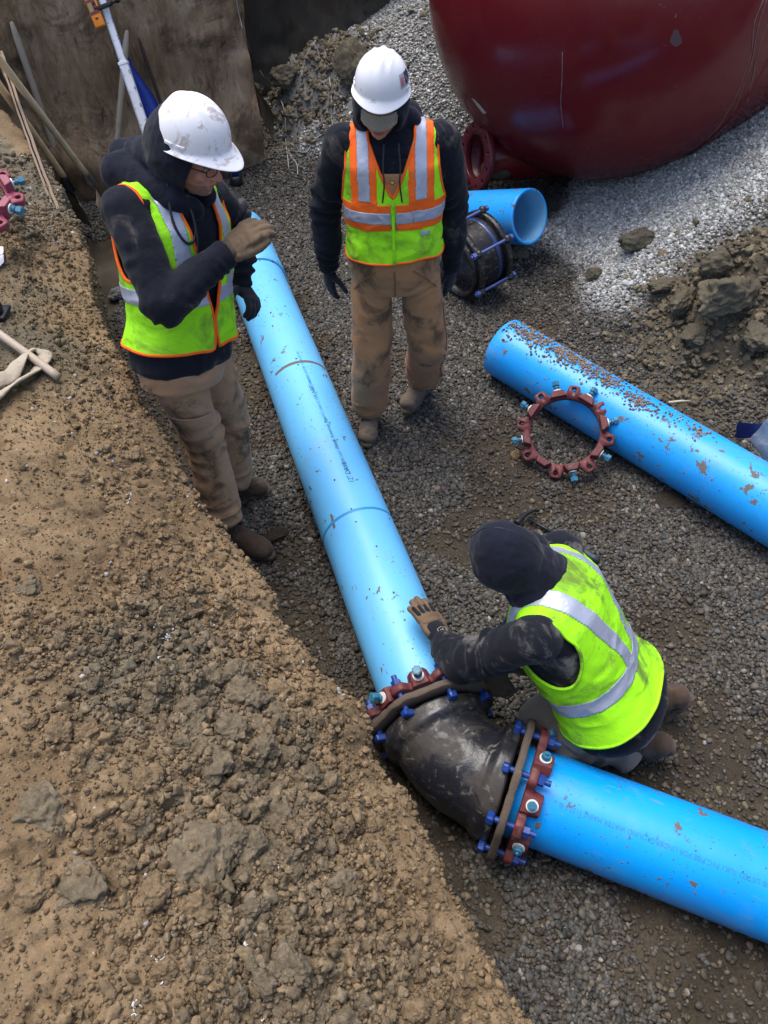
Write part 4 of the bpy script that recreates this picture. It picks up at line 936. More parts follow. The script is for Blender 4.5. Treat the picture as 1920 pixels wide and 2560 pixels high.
place('weld_bead', ringat(.40, .163, .012, .01), mat_tank, nz, world=False)
# dribbles and scratches: thin raised paint runs on the tank shell
def on_tank(px, py, lift=.0015):
    d = Vector(ray(px, py)); o = CAMV - TC; A_ = d.dot(d); B_ = 2 * o.dot(d); C_ = o.dot(o) - (TR + lift) ** 2; D_ = B_ * B_ - 4 * A_ * C_
    if D_ < 0: return None
    p = CAMV + d * ((-B_ - math.sqrt(D_)) / (2 * A_))
    if (p - TC).dot(ta) > 0:   # cylindrical part
        oo = o - ta * o.dot(ta); dd = d - ta * d.dot(ta); A_ = dd.dot(dd); B_ = 2 * oo.dot(dd); C_ = oo.dot(oo) - (TR + lift) ** 2; D_ = B_ * B_ - 4 * A_ * C_
        if D_ < 0: return None
        p = CAMV + d * ((-B_ - math.sqrt(D_)) / (2 * A_))
    return p
mat_run = M('dried_run').fin((0.27, 0.19, 0.17), .8)
for P_ in [[(1908, 0), (1885, 60), (1878, 130), (1845, 230), (1800, 310), (1765, 350)], [(1916, 0), (1892, 80), (1880, 150), (1850, 240), (1825, 300)], [(1918, 60), (1893, 140), (1880, 200), (1868, 260), (1840, 310)],
           [(1406, 130), (1405, 200), (1402, 260), (1408, 320)], [(1690, 35), (1688, 45)], [(1918, 200), (1900, 250), (1880, 275)]]:
    sp = [q for q in (on_tank(*p) for p in P_) if q is not None]
    if len(sp) > 1: 
        pp = [q2 for q2 in smoothpath(sp, 6)]
        place('paint_run', tube(pp, [random.uniform(.0012, .0028) for _ in pp], 5), mat_run, tt)
def on_t(p): return p
# mirror-like scuffed label near the left silhouette
lb = [on_tank(*p, lift=.003) for p in ((1178, 245), (1190, 262), (1208, 285), (1217, 283), (1200, 262), (1184, 246))]
if all(p is not None for p in lb): place('foil_label', mesh_from([tuple(p) for p in lb], [tuple(range(6))]), M('foil').fin((.75, .78, .75), .2, None, Metallic=.8), tt, smooth=False)
for cx, cy, w_, h_ in ((1690, 95, 14, 22),):
    q = [on_tank(cx + w_ * math.cos(a) * (1 + .3 * math.sin(3 * a)), cy + h_ * math.sin(a), .002) for a in np.linspace(0, 6.28, 13)[:-1]]
    place('scuff', mesh_from([tuple(p) for p in q], [tuple(range(12))]), M('paint_scuff').fin((.11, .05, .065), .5), tt, smooth=False)

# blank flange lying on the gravel behind
fc = gp(1085, 372, .30); fn = Vector((-.15, -.62, .77)).normalized(); x_ = Vector((0, 0, 1)).cross(fn).normalized(); Rf = Matrix((x_, fn.cross(x_), fn)).transposed()
tf_ = thing('blank_flange', 'dark round bolted cover plate leaning on gravel left of the maroon nozzle', 'flange', fc, rot=Rf)
me = tubeshell(.215, .14, .03, bands=2); place('rim', me, painted('grey_plate', (.07, .058, .062), (.10, .06, .05), .5, .5), tf_, world=False)
place('dished_centre', G().loft([(.0, .142, .142, 0, 0), (.012, .142, .142, 0, 0), (.035, .11, .11, 0, 0), (.042, .05, .05, 0, 0)], 40).me(), painted('rusty_plate', (.075, .045, .045), (.10, .06, .05), .6, .6), tf_, world=False)
for k in range(10):
    a = 2 * PI * k / 10; place('bolt', cached('fb', lambda: G().cyl((0, 0, .02), (0, 0, .048), .018, n=6).me()), bpy.data.materials['grey_plate'], tf_, world=False, M_=Matrix.Translation((.19 * math.cos(a), .19 * math.sin(a), 0)), smooth=False)
# milky sheet
def sheet_bits(name, label, cat, pxs, z, mat, amp=.03, n=14, seed=3):
    c = [gp(x, y, zz) for (x, y), zz in zip(pxs, z)]; V = []
    for i in range(n):
        for j in range(n):
            u, v = i / (n - 1), j / (n - 1); p = (c[0] * (1 - u) + c[1] * u) * (1 - v) + (c[3] * (1 - u) + c[2] * u) * v; V.append(tuple(p))
    V = np.array(V); V[:, 2] += fbm(V * 9, 3, seed) * amp; V[:, 0] += fbm(V * 8 + 5, 2, seed) * amp
    me = npmesh(V, gridq(n, n)); me = modmesh(me, [('SOLIDIFY', dict(thickness=.002)), ('SUBSURF', dict(levels=1))]); return tag(place(name, me, mat), label, cat)
sheet_bits('plastic_sheet', 'crumpled milky plastic sheet tucked beside the maroon nozzle flange', 'plastic sheet', [(1132, 395), (1150, 380), (1160, 465), (1135, 460)], [.42, .42, .1, .12], mat_film, .02)
sheet_bits('plastic_sheet', 'stiff grey clear plastic sheet at the right edge behind the gravel strewn pipe', 'plastic sheet', [(1870, 1100), (1925, 1040), (1990, 1120), (1930, 1175)], [.18, .40, .42, .18], mat_film, .015)
sheet_bits('tarp', 'navy blue tarp bundled at the right edge behind the gravel strewn pipe', 'tarp', [(1825, 1095), (1850, 1062), (1930, 1055), (1925, 1120)], [.10, .22, .22, .12], mat_tarp, .05)
# splinter
a, b = gp(1672, 1006, .20), gp(1728, 1003, .17); tag(place('wood_splinter', tube([a, (a + b) / 2 + Vector((0, 0, .004)), b], [.006, .007, .004], 6), M('straw_wood').fin((.50, .43, .28), .8)), 'pale wood splinter sticking out on soil above the gravel strewn pipe', 'splinter')
# hammer
h0, h1, h2 = hit(1318, 1305, .03), hit(1400, 1350, .02), hit(1492, 1408, .018)
th = thing('hammer', 'dirty claw hammer lying on gravel behind the kneeling worker\'s hood', 'hammer', h1)
place('shaft', tube([h0, h1], [.008, .009], 10), mat_darksteel, th)
gr = [h1.lerp(h2, k / 8) for k in range(9)]; place('grip', tube(gr, [.011, .0155, .017, .016, .0155, .016, .017, .0175, .012], 14), painted('blue_grey_grip', (.035, .045, .06), (.15, .12, .09), .5, .5), th)
place('band', tube([h1.lerp(h2, .03), h1.lerp(h2, .07)], .0165, 12), M('tan_band').fin((.38, .26, .12), .8), th)
hc = smoothpath([hit(1288, 1325, .05), hit(1303, 1308, .05), hit(1318, 1298, .048), hit(1330, 1290, .04), hit(1343, 1286, .025)], 4)
place('head', tube(hc, [.016 - .011 * (i / len(hc)) for i in range(len(hc))], 8), mat_darksteel, th)

# ---------------------------------------------------------------- tools leaning left
def handle(name, label, cat, a, b, r, mat, extra=None, grp=None):
    a, b = Vector(a), Vector(b); t = thing(name, label, cat, b, grp)
    n = 14; pp = [a.lerp(b, k / n) + Vector((0, 0, .006 * math.sin(k / n * PI))) for k in range(n + 1)]
    rr = [r * (.6 if k == 0 else 1.0 - .08 * math.sin(k / n * PI)) for k in range(n + 1)]
    place('handle', tube([a + (a - b).normalized() * .012] + pp, [r * .3] + rr, 12), mat, t); return t
def blade_mesh(Wd, Ln, tip, dish=.03, n=16):
    V = []
    for i in range(n):
        for j in range(n):
            v = i / (n - 1); u = j / (n - 1) * 2 - 1
            wv = Wd * (1 - .06 * v) * (math.sqrt(max(0, 1 - ((v - .62) / .38) ** 2)) if (tip and v > .62) else 1) * (1 if v > .06 else .8 + v * 3.3)
            V.append((u * wv / 2, dish * (u * u) + .02 * v * v - .008 * (abs(u) < .15) * (v < .4), v * Ln))
    me = npmesh(np.array(V), gridq(n, n)); return modmesh(me, [('SOLIDIFY', dict(thickness=.003)), ('SUBSURF', dict(levels=1))])
def shovel(label, top, sock, tipp, mat_h, mat_b, facing, tip=False, Wd=.24, Ln=.30, dark=None):
    t = handle('shovel', label, 'shovel', top, sock, .0215, mat_h, grp='shovels leaning in the corner')
    sock, tipp = Vector(sock), Vector(tipp); z = (tipp - sock).normalized(); y = (Vector(facing) - z * Vector(facing).dot(z)).normalized(); x = y.cross(z); R = Matrix((x, y, z)).transposed()
    bl = sock + z * .16
    pp = smoothpath([sock - (sock - Vector(top)).normalized() * -.16, sock, sock.lerp(bl, .5) - y * -.02, bl + z * .02], 5)
    place('socket', tube(pp, [.0225] * (len(pp) - 4) + [.017, .013, .010, .006], 12), dark or mat_steel, t)
    o = place('blade', blade_mesh(Wd, Ln, tip), mat_b, t, world=False); o.matrix_basis = wmat(t).inverted() @ (Matrix.Translation(bl) @ R.to_4x4()); return t
shovel('shovel with long pale handle and clay coated blade, upper of the crossed pair', gp(-25, 118, 1.45), gp(212, 432, .50), gp(290, 560, .02), mat_ash, mat_clay_steel, (-.3, -.5, .8), Wd=.26, Ln=.30)
shovel('shovel with pale handle, curved dark socket and dark steel blade under the clay coated one', gp(-40, 160, 1.35), gp(158, 440, .48), gp(240, 580, .0), mat_ash, mat_steel, (-.3, -.5, .8), Wd=.25, Ln=.27, dark=mat_darksteel)
handle('wooden_pole', 'greyed wooden handle leaning on the scraped wall, uppermost at far left', 'pole', hit(25, 55, .05), hit(180, 480, .06), .023, mat_greyw)
handle('wooden_pole', 'upright greyed handle standing behind the white levelling rod', 'pole', hit(318, 72, .06), hit(284, 520, .03), .022, mat_greyw)
tb_ = handle('steel_bar', 'rusty steel bar leaning on the scraped wall right of the blue strip', 'bar', hit(347, 95, .05), hit(472, 470, .03), .0125, painted('rusty_bar', (.05, .032, .028), (.14, .075, .05), .6, .8))
# levelling rod
ra, rb = hit(238, -40, .16), hit(452, 590, .03); rx = Vector((1, 0, 0)); zz3 = (ra - rb).normalized(); yv = (Vector((0, -1, .3)) - zz3 * Vector((0, -1, .3)).dot(zz3)).normalized(); xv = yv.cross(zz3)
Rrod = Matrix((xv, yv, zz3)).transposed(); Lrod = (ra - rb).length
trod = thing('levelling_rod', 'white graduated levelling rod leaning on the scraped clay wall', 'levelling rod', rb, rot=Rrod)
place('lower_section', G().box((0, 0, Lrod * .36), (.058, .030, Lrod * .72), bev=.003).me(), mat_rod, trod, world=False, smooth=False)
place('upper_section', G().box((0, 0, Lrod * .80), (.044, .022, Lrod * .40), bev=.003).me(), mat_rod, trod, world=False, smooth=False)
place('collar', G().box((0, 0, Lrod * .722), (.064, .036, .020), bev=.003).me(), mat_rod, trod, world=False, smooth=False)
g = G()
for k in range(int(Lrod / .01)):
    z = .01 * k; yy = .0155 if z < Lrod * .72 else .0115; ww = (.018 if k % 10 == 0 else .009); x0 = (.028 if z < Lrod * .72 else .021) - ww / 2
    if abs(z - Lrod * .722) > .02: g.box((x0, yy, z), (ww, .001, .003))
tag(place('graduations', g.me(), mat_printk, trod, world=False, smooth=False), kind='stuff')
for k in range(1, int(Lrod / .1)):
    z = .1 * k; yy = .0165 if z < Lrod * .72 else .0125
    me = text_mesh(str(k % 10), .035); me.transform(Matrix.Translation((-.018, yy, z)) @ Matrix.Rotation(math.radians(90), 4, 'X') @ Matrix.Rotation(PI, 4, 'Y'))
    place('numeral', me, mat_printk, trod, world=False, smooth=False)
def rodpt(px, py):
    # point of the rod seen at this row
    best = min((abs((lambda v: 1280 - FPX * v.dot(Vector(CU)) / v.dot(Vector(CF)))(rb.lerp(ra, k / 200) - CAMV) - py), k) for k in range(201))[1]; return best / 200
kz = rodpt(0, 28) * Lrod
tl = thing('laser_receiver', 'orange laser receiver with small screen clamped to the levelling rod', 'laser receiver', rb + Rrod @ Vector((.062, .028, kz)), rot=Rrod @ Matrix.Rotation(.06, 3, 'Y'))
place('case', G().box((0, 0, 0), (.070, .028, .165), bev=.008).me(), mat_orangep, tl, world=False)
place('panel', G().box((.001, .0145, .030), (.058, .002, .085), bev=.0008).me(), mat_panel, tl, world=False, smooth=False)
place('screen', G().box((.012, .0158, .030), (.026, .002, .050)).me(), mat_screen, tl, world=False, smooth=False)
place('button', G().cyl((-.017, .0145, .045), (-.017, .0185, .045), .007).me(), mat_black, tl, world=False)
place('button', G().cyl((-.017, .0145, .018), (-.017, .0185, .018), .007).me(), mat_black, tl, world=False)
place('button', G().sph((0, .0145, -.035), (.011, .003, .006)).me(), mat_black, tl, world=False)
place('clamp', G().box((-.075, .006, .012), (.10, .03, .022), bev=.004).cyl((-.115, .006, .012), (-.165, .006, .016), .008).cyl((-.155, .006, .016), (-.178, .006, .017), .017, n=12).me(), mat_black, tl, world=False)
# curved blue strip
sp = [hit(298, 95, .05), hit(330, 160, .07), hit(365, 240, .08), hit(405, 330, .08), hit(440, 420, .06)]; cp = smoothpath(sp, 6); V = []; W_ = [.004 + .055 * min(1, i / 14) for i in range(len(cp))]
for i, p in enumerate(cp):
    for j in range(9):
        u = (j / 8 * 2 - 1); V.append(tuple(p + Vector((.93, .36, 0)) * u * W_[i] + Vector((.3, -.8, .4)) * (1 - u * u) * W_[i] * .45))
me = npmesh(np.array(V), gridq(len(cp), 9)); me = modmesh(me, [('SOLIDIFY', dict(thickness=.006))])
tag(place('blue_strip', me, mat_bluestr), 'curved cobalt blue plastic strip leaning between the rod and the rusty bar', 'plastic strip')
# plank along the bank
pa, pb = gp(14, 165, 1.14), gp(302, 960, .80); dv = (pb - pa).normalized(); side = dv.cross(Vector((0, 0, 1))).normalized(); Rk = Matrix((side, dv.cross(side) * -1, dv)).transposed() if False else Matrix((side, dv.cross(side), dv)).transposed()
tpk = thing('plank', 'long narrow weathered plank standing on edge along the top of the bank', 'plank', (pa + pb) / 2, rot=Rk); LP_ = (pb - pa).length
for nm, off, th_ in (('board', 0.0, .013), ('board', .019, .010)):
    me = G().box((off, 0, 0), (th_, .16, LP_)).me(); me = modmesh(me, [('SUBSURF', dict(levels=5, subdivision_type='SIMPLE'))]); Pq = getco(me)
    setco(me, Pq + fbm(Pq * np.array([9, 9, 5.]), 3, 5)[:, None] * np.array([.010, .012, 0])); place(nm, me, mat_lath, tpk, world=False)
# wooden shaft and webbing on the bank
ha, hb_ = hit(-60, 812, .05), hit(148, 958, .028); ts = handle('tool_shaft', 'thick pale wooden shaft lying over folded webbing on the soil bank', 'shaft', ha, hb_, .0165, mat_greyw)
wp = smoothpath([hit(*p, .012) for p in ((-40, 1030), (20, 985), (60, 960), (95, 935), (118, 905), (95, 893), (70, 905), (52, 925), (30, 950), (0, 968), (-40, 985))], 6)
V = []; n = len(wp)
for i, p in enumerate(wp):
    tgt = (wp[min(i + 1, n - 1)] - wp[max(i - 1, 0)]).normalized(); sd_ = tgt.cross(Vector((0, 0, 1))).normalized(); tw = math.sin(i / n * 9) * .7
    for j in range(7):
        u = j / 6 * 2 - 1; V.append(tuple(p + (sd_ * math.cos(tw) + Vector((0, 0, 1)) * math.sin(tw)) * u * .026 + Vector((0, 0, .012 + .012 * i / n + .006 * (1 - u * u)))))
me = npmesh(np.array(V), gridq(n, 7)); me = modmesh(me, [('SOLIDIFY', dict(thickness=.010, offset=0)), ('SUBSURF', dict(levels=1))]); Pq = getco(me); setco(me, Pq + getno(me) * fbm(Pq * 30, 3, 6)[:, None] * .004)
tag(place('lifting_sling', me, mat_webb), 'folded dirty canvas lifting sling under the pale wooden shaft', 'sling')
q = [hit(-10, 620, .012), hit(12, 628, .02), hit(11, 665, .018), hit(-10, 680, .01)]; tag(place('paper_scrap', modmesh(mesh_from([tuple(p) for p in q], [(0, 1, 2, 3)]), [('SOLIDIFY', dict(thickness=.001))]), mat_paper, smooth=False), 'scrap of white paper at the left edge below the wine red gland', 'paper')
p = hit(-12, 790, .0); me = remesh(G().cap(p + Vector((-.12, .02, .05)), p + Vector((.0, .0, .042)), .045, .042).me(), .005, 4); tb2 = thing('rubber_boot', 'black rubber boot toe poking in at the left edge of the soil bank', 'boot', p)
place('toe', me, mat_black, tb2); place('sole', G().box(p + Vector((-.05, .01, .008)), (.20, .09, .018), bev=.006).me(), mat_darksteel, tb2)
# small blue bottle with black foot beyond the left worker
p = hit(592, 462, 0); tbt = thing('blue_can', 'small blue capped dark can standing on gravel just right of the left worker\'s hat brim', 'can', p)
place('can', G().loft([(0, .045, .045, 0, 0), (.02, .050, .05, 0, 0), (.06, .045, .045, 0, 0), (.075, .03, .03, 0, 0)], 20).me(), mat_darksteel, tbt, world=False); place('cap', G().cyl((0, 0, .075), (0, 0, .15), .026, .022).me(), mat_bluestr, tbt, world=False)
place('bail', tube([(.05 * math.cos(a), .0, .06 + .06 * math.sin(a)) for a in np.linspace(0, PI, 12)], .003, 6), mat_darksteel, tbt, world=False)
# things on the gravel behind the left worker
for (px, py, s, sd2, lb_, nm) in [(300, 745, (.07, .05, .045), 401, 'grey stone lying on gravel just left of the lime vest', 'grey_stone')]:
    fclod(px, py, *s, sd2, .4, nm, lb_, soil_mat('grey_stone_m', [(.3, (.10, .095, .085)), (.7, (.20, .19, .175))], None, 3), ang=.8)
p = hit(392, 925, .03); tgl = thing('work_glove', 'dropped dark work glove on gravel beside the left worker\'s hip', 'glove', p)
gg = G().sph((0, 0, 0), (.055, .045, .02)); 
for k in range(4): gg.cap((.03, -.03 + .02 * k, 0), (.095 + .008 * (k in (1, 2)), -.04 + .026 * k, -.005), .012, .010)
gg.cap((-.01, .035, 0), (.03, .075, 0), .013, .011); me = remesh(gg.me(), .004, 4); me.transform(Matrix.Translation(p) @ Matrix.Rotation(-2.0, 4, 'Z')); place('palm', me, mat_gloved, tgl)
# pale cord down the wall
def cord(label, pts, r=.0035, lift=.012, k=6):
    return tag(place('cord', tube(smoothpath([hit(*p, lift) for p in pts], k), r, 6), mat_wire), label, 'cord', 'pale cords hanging on the dark wall')
cord('long thin cord hanging down the dark clay wall to the gravel', [(588, -10), (598, 40), (608, 82), (628, 130), (655, 185), (682, 222), (703, 250), (715, 290), (716, 350), (721, 390), (723, 425)], .0042)
cord('looping pale cord trailing over the dirt heap below the pale clay slab', [(824, 193), (828, 240), (830, 290), (832, 322), (812, 333), (795, 345), (778, 362), (768, 380), (752, 382), (738, 366), (724, 360), (718, 372), (728, 392), (742, 412), (745, 440)], .0042)

# ================================================================ PEOPLE
def V3(*a): return Vector(a)
def basis(fwd, up):
    up = Vector(up).normalized(); fwd = Vector(fwd); fwd = (fwd - up * fwd.dot(up)).normalized(); return Matrix((fwd.cross(up), fwd, up)).transposed()   # x right, y forward, z up
def folds(me, centres, glob=.004, gf=7.0, seed=1, stretch=(1, 1, 1)):
    P = getco(me); N = getno(me)
    r = 1 - np.abs(fbm(P * gf * np.array(stretch), 3, seed)) * 2.4
    d = glob * (np.clip(r, -1, 1) * .9 + fbm(P * gf * 2.7, 3, seed + 9) * .5) + fbm(P * 3.1, 2, seed + 2) * glob * .8
    for c, ax, A, rho, lam in centres:
        q = P - np.array(c); a = q @ np.array(Vector(ax).normalized()); dist = np.linalg.norm(q, axis=1)
        ph = fbm(P * 5, 3, seed + 4) * 8.0 + fbm(P * 2.5, 2, seed + 6) * 5
        wv = np.sin(2 * PI * a / lam + ph); wv = np.where(wv > 0, wv, wv * .55) * np.clip(.35 + 2.2 * fbm(P * 6, 2, seed + 31), 0, 1.1)
        d += A * np.exp(-(dist / rho) ** 2) * wv
    setco(me, P + N * d[:, None])
def xf(me, O, R, sc3):
    P = getco(me) * np.array(sc3); setco(me, P @ np.array(R).T + np.array(O)); return me
TORSO = [(-.14, .175, .125, 0, -.005), (-.08, .192, .140, 0, -.005), (.04, .182, .135, 0, .005), (.16, .178, .132, 0, .012), (.28, .190, .138, 0, .010), (.40, .196, .135, 0, .0), (.47, .165, .108, 0, -.008), (.53, .100, .080, 0, -.010), (.56, .060, .060, 0, -.005)]
def glove(t, name, wrist, d, back, s=1.0, curls=(.25, .3, .35, .4), spread=.10, thumb=1, mats=(None, None), tc=.5, cuff=.075, cuff_r=.040):
    """thumb=+1: thumb on the local +x side. d: finger direction, back: normal of the back of the hand"""
    R = basis(d, back); g = G()
    g.sph((0, .052, 0), (.043, .058, .019)); g.sph((.0, .085, .001), (.042, .022, .0165)); g.sph((.022 * thumb, .035, -.006), (.026, .036, .017))
    for i, (x, L, c) in enumerate(zip((.031, .0105, -.0105, -.031), (.070, .079, .073, .057), curls)):
        x *= thumb; a = x * spread * 30; p = Vector((x, .090 - abs(x) * .25, .001)); ang = c * .6; r = .0118
        for seg, fr in enumerate((.42, .32, .26)):
            dv = Vector((math.sin(a * .12) * 1.0 * 1.0, math.cos(ang), -math.sin(ang))); dv.x = a * .11; dv.normalize(); q = p + dv * L * fr
            g.cap(p, q, r, r * .94, n=10); p = q; ang += c; r *= .94
    p = Vector((.034 * thumb, .030, -.004)); ang = tc
    for L, r in ((.036, .0145), (.030, .0128), (.024, .0115)):
        dv = Vector((thumb * math.cos(ang), math.sin(ang), -.25)).normalized(); q = p + dv * L; g.cap(p, q, r, r * .93, n=10); p = q; ang += .22
    me = remesh(g.me(), .0036, 3); folds(me, [], .0012, 38, 3); me.transform(Matrix.Translation(Vector(wrist)) @ R.to_4x4() @ Matrix.Scale(s, 4))
    o = place(name, me, mats[0], t)
    g = G().loft([(-cuff * .75, cuff_r, cuff_r * .86, 0, 0), (-.02, cuff_r * .86, cuff_r * .72, 0, 0), (.012, .034, .022, 0, 0), (.030, .038, .020, 0, 0)], 24)
    me = remesh(g.me(), .004, 3); folds(me, [], .0016, 25, 5); me.transform(Matrix.Translation(Vector(wrist)) @ R.to_4x4() @ Matrix.Rotation(-PI / 2, 4, 'X') @ Matrix.Scale(s, 4))
    c = place('cuff', me, mats[1] or mats[0], o); return o, R
def boot(t, ankle, toe, heelback=.085, up=(0, 0, 1), mat=None, solem=None, s=1.0, seed=1, name='boot', sole_up=False):
    ankle, toe = Vector(ankle), Vector(toe); up = Vector(up).normalized(); f = toe - ankle; f = (f - up * f.dot(up)); L = f.length; f.normalize(); R = basis(f, up); h = .095 * s
    b = Matrix.Translation(ankle) @ R.to_4x4(); g = G()
    T = lambda x, y, z: b @ Vector((x, y, z))
    g.cap(T(0, -.005, .10 * s), T(0, .0, -.02 * s), .056 * s, .053 * s); g.sph(T(0, -.035 * s, -.045 * s), (.045 * s, .052 * s, .045 * s), R); g.sph(T(0, .0, -.03), (.047 * s, .07, .05), R)
    g.sph(T(0, L * .42, -h * .50), (.046 * s, L * .42, .046 * s), R); g.sph(T(0, L * .74, -h * .58), (.050 * s, L * .30, .040 * s), R); g.sph(T(0, L * .86, -h * .60), (.044 * s, L * .20, .037 * s), R)
    me = remesh(g.me(), .006, 5); folds(me, [(tuple(T(0, L * .35, -.02)), tuple(f), .003, .06, .022), (tuple(T(0, 0, .06)), tuple(up), .003, .06, .025)], .0025, 16, seed); o = place(name, me, mat or mat_boot, t)
    g = G(); secs = []
    n = 26
    def outl(z, gr):
        ring = []
        for k in range(n):
            a = 2 * PI * k / n; y = math.sin(a); x = math.cos(a); yy = (L + .085) / 2 * (1 + gr) * y + (L - .045) / 2; wd = (.047 if y > 0 else .040) * s * (1 + gr) * (1 - .12 * math.exp(-((y + .1) / .3) ** 2))
            ring.append(g.b.verts.new(T(math.copysign(abs(x) ** .8, x) * wd, yy, z)))
        return ring
    rs = [outl(-h - .002, -.02), outl(-h + .004, .04), outl(-h + .020, .04), outl(-h + .026, 0)]
    for A_, B_ in zip(rs, rs[1:]):
        for k in range(n): g.b.faces.new((A_[k], A_[(k + 1) % n], B_[(k + 1) % n], B_[k]))
    g.b.faces.new(rs[0]); g.b.faces.new(rs[-1][::-1]); me = remesh(g.me(), .006, 2); folds(me, [], .004, 22, seed + 3); place('sole', me, solem or mat_mudsole, o)
    for k in range(4):
        yy = L * (.16 + .10 * k); zz = .012 - .028 * k * .8 - .012 * (k > 1); place('lace', tube([T(-.028, yy, zz - .006), T(0, yy + .008, zz + .012), T(.028, yy, zz - .006)], .0028, 6), mat_lace, o)
    return o
def hard_hat(t, C, R, mat, s=1.0, visor=.040):
    V = []; n = 96; rows = []
    for i in range(34):
        ph = PI / 2 * (i / 33) ** .92; rows.append(('d', ph))
    rows += [('b', .25), ('b', .6), ('b', .9), ('b', 1.0)]
    for kind, q in rows:
        for k in range(n):
            th = 2 * PI * k / n; cx, sy = math.cos(th), math.sin(th)
            if kind == 'd':
                sp_ = math.sin(q) ** .92; x = .106 * sp_ * cx; y = .120 * sp_ * sy; z = .128 * math.cos(q) ** .86
                m = math.exp(-((q - .55) / .62) ** 2)
                z += (.0085 * math.exp(-(x / .011) ** 2) * math.exp(-(max(0, abs(y) - .06) / .03) ** 2) + .0045 * (math.exp(-((abs(x) - .036) / .009) ** 2)) * math.exp(-(max(0, abs(y) - .05) / .03) ** 2)) * (1 if q < 1.25 else 0)
            else:
                w_ = .011 + visor * max(0, sy) ** 3 * (1 if True else 0); x = (.106 + q * (.011 + .012 * max(0, sy))) * cx; y = .120 * sy + q * w_ * (1 if sy > 0 else -1 * 1) * abs(sy); z = -.008 * q - .022 * (max(0, sy) ** 3) * q - .004 * q
            V.append((x, y, z))
    me = npmesh(np.array(V), gridq(len(rows), n, True)); me = modmesh(me, [('SOLIDIFY', dict(thickness=.003, offset=0)), ('SUBSURF', dict(levels=1))]); xf(me, C, R, (s, s, s)); o = place('hard_hat', me, mat, t)
    # accessory slots above the rim
    for a in (-8, 12, 188, 168, -34, 214):
        th = math.radians(a); p = Vector((.1085 * math.cos(th), .122 * math.sin(th), .016)); Rz = Matrix.Rotation(math.atan2(p.y / .128 ** 2, p.x / .106 ** 2), 3, 'Z')
        me = G().box((0, 0, 0), (.004, .030, .010), bev=.0015).me(); xf(me, (0, 0, 0), Rz, (1, 1, 1)); me.transform(Matrix.Translation(p)); xf(me, C, R, (s, s, s)); place('slot', me, mat, o)
    me = G().cyl((0, -.120, -.028), (0, -.140, -.028), .020, n=16).box((0, -.125, -.022), (.11, .018, .022), bev=.004).me(); xf(me, C, R, (s, s, s)); place('ratchet_band', me, mat_black, o); return o
def head_shape(g, C, R, s=1.0):
    T = lambda x, y, z: Vector(C) + R @ (Vector((x, y, z)) * s)
    def e(c, r): g.sph(T(*c), tuple(q * s for q in r), R, 20, 14)
    e((0, -.010, .030), (.076, .096, .088)); e((0, .018, -.035), (.062, .068, .075)); e((0, .045, -.080), (.034, .036, .030)); e((0, .064, -.088), (.018, .020, .016))
    e((0, .070, .018), (.052, .022, .014)); e((.036, .060, -.030), (.022, .022, .022)); e((-.036, .060, -.030), (.022, .022, .022))
    g.cap(T(0, .084, .004), T(0, .104, -.030), .0085 * s, .0125 * s, n=10); e((.010, .094, -.035), (.009, .010, .008)); e((-.010, .094, -.035), (.009, .010, .008))
    e((0, .082, -.056), (.023, .010, .006)); e((0, .079, -.066), (.020, .010, .006)); e((.078, -.005, -.010), (.009, .018, .030)); e((-.078, -.005, -.010), (.009, .018, .030))
def hood_mesh(C, R, s, open_dir, open_ang, rad=(.100, .118, .128), off=(0, -.018, .012), seed=3, vox=None, peak=0.0):
    n, m = 40, 64; V = []; Rq = Vector(open_dir).normalized().to_track_quat('Z', 'Y').to_matrix()
    for i in range(n):
        ph = open_ang + (PI - open_ang - .02) * i / (n - 1)
        for k in range(m):
            a = 2 * PI * k / m; d = Rq @ Vector((math.sin(ph) * math.cos(a), math.sin(ph) * math.sin(a), math.cos(ph)))
            V.append((off[0] + d.x * rad[0], off[1] + d.y * rad[1], off[2] + d.z * rad[2] + peak * max(0, d.z) ** 3))
    me = npmesh(np.array(V), gridq(n, m, True)); rim = [Vector(V[k]) for k in range(m)]
    b = bmesh.new(); b.from_mesh(me); b.to_mesh(me); b.free()
    me = modmesh(me, [('SOLIDIFY', dict(thickness=.011, offset=0))]); rm = tube(rim, .0085, 8, True)
    b = bmesh.new(); b.from_mesh(me); b.from_mesh(rm); b.to_mesh(me); b.free(); xf(me, C, R, (s, s, s)); return me
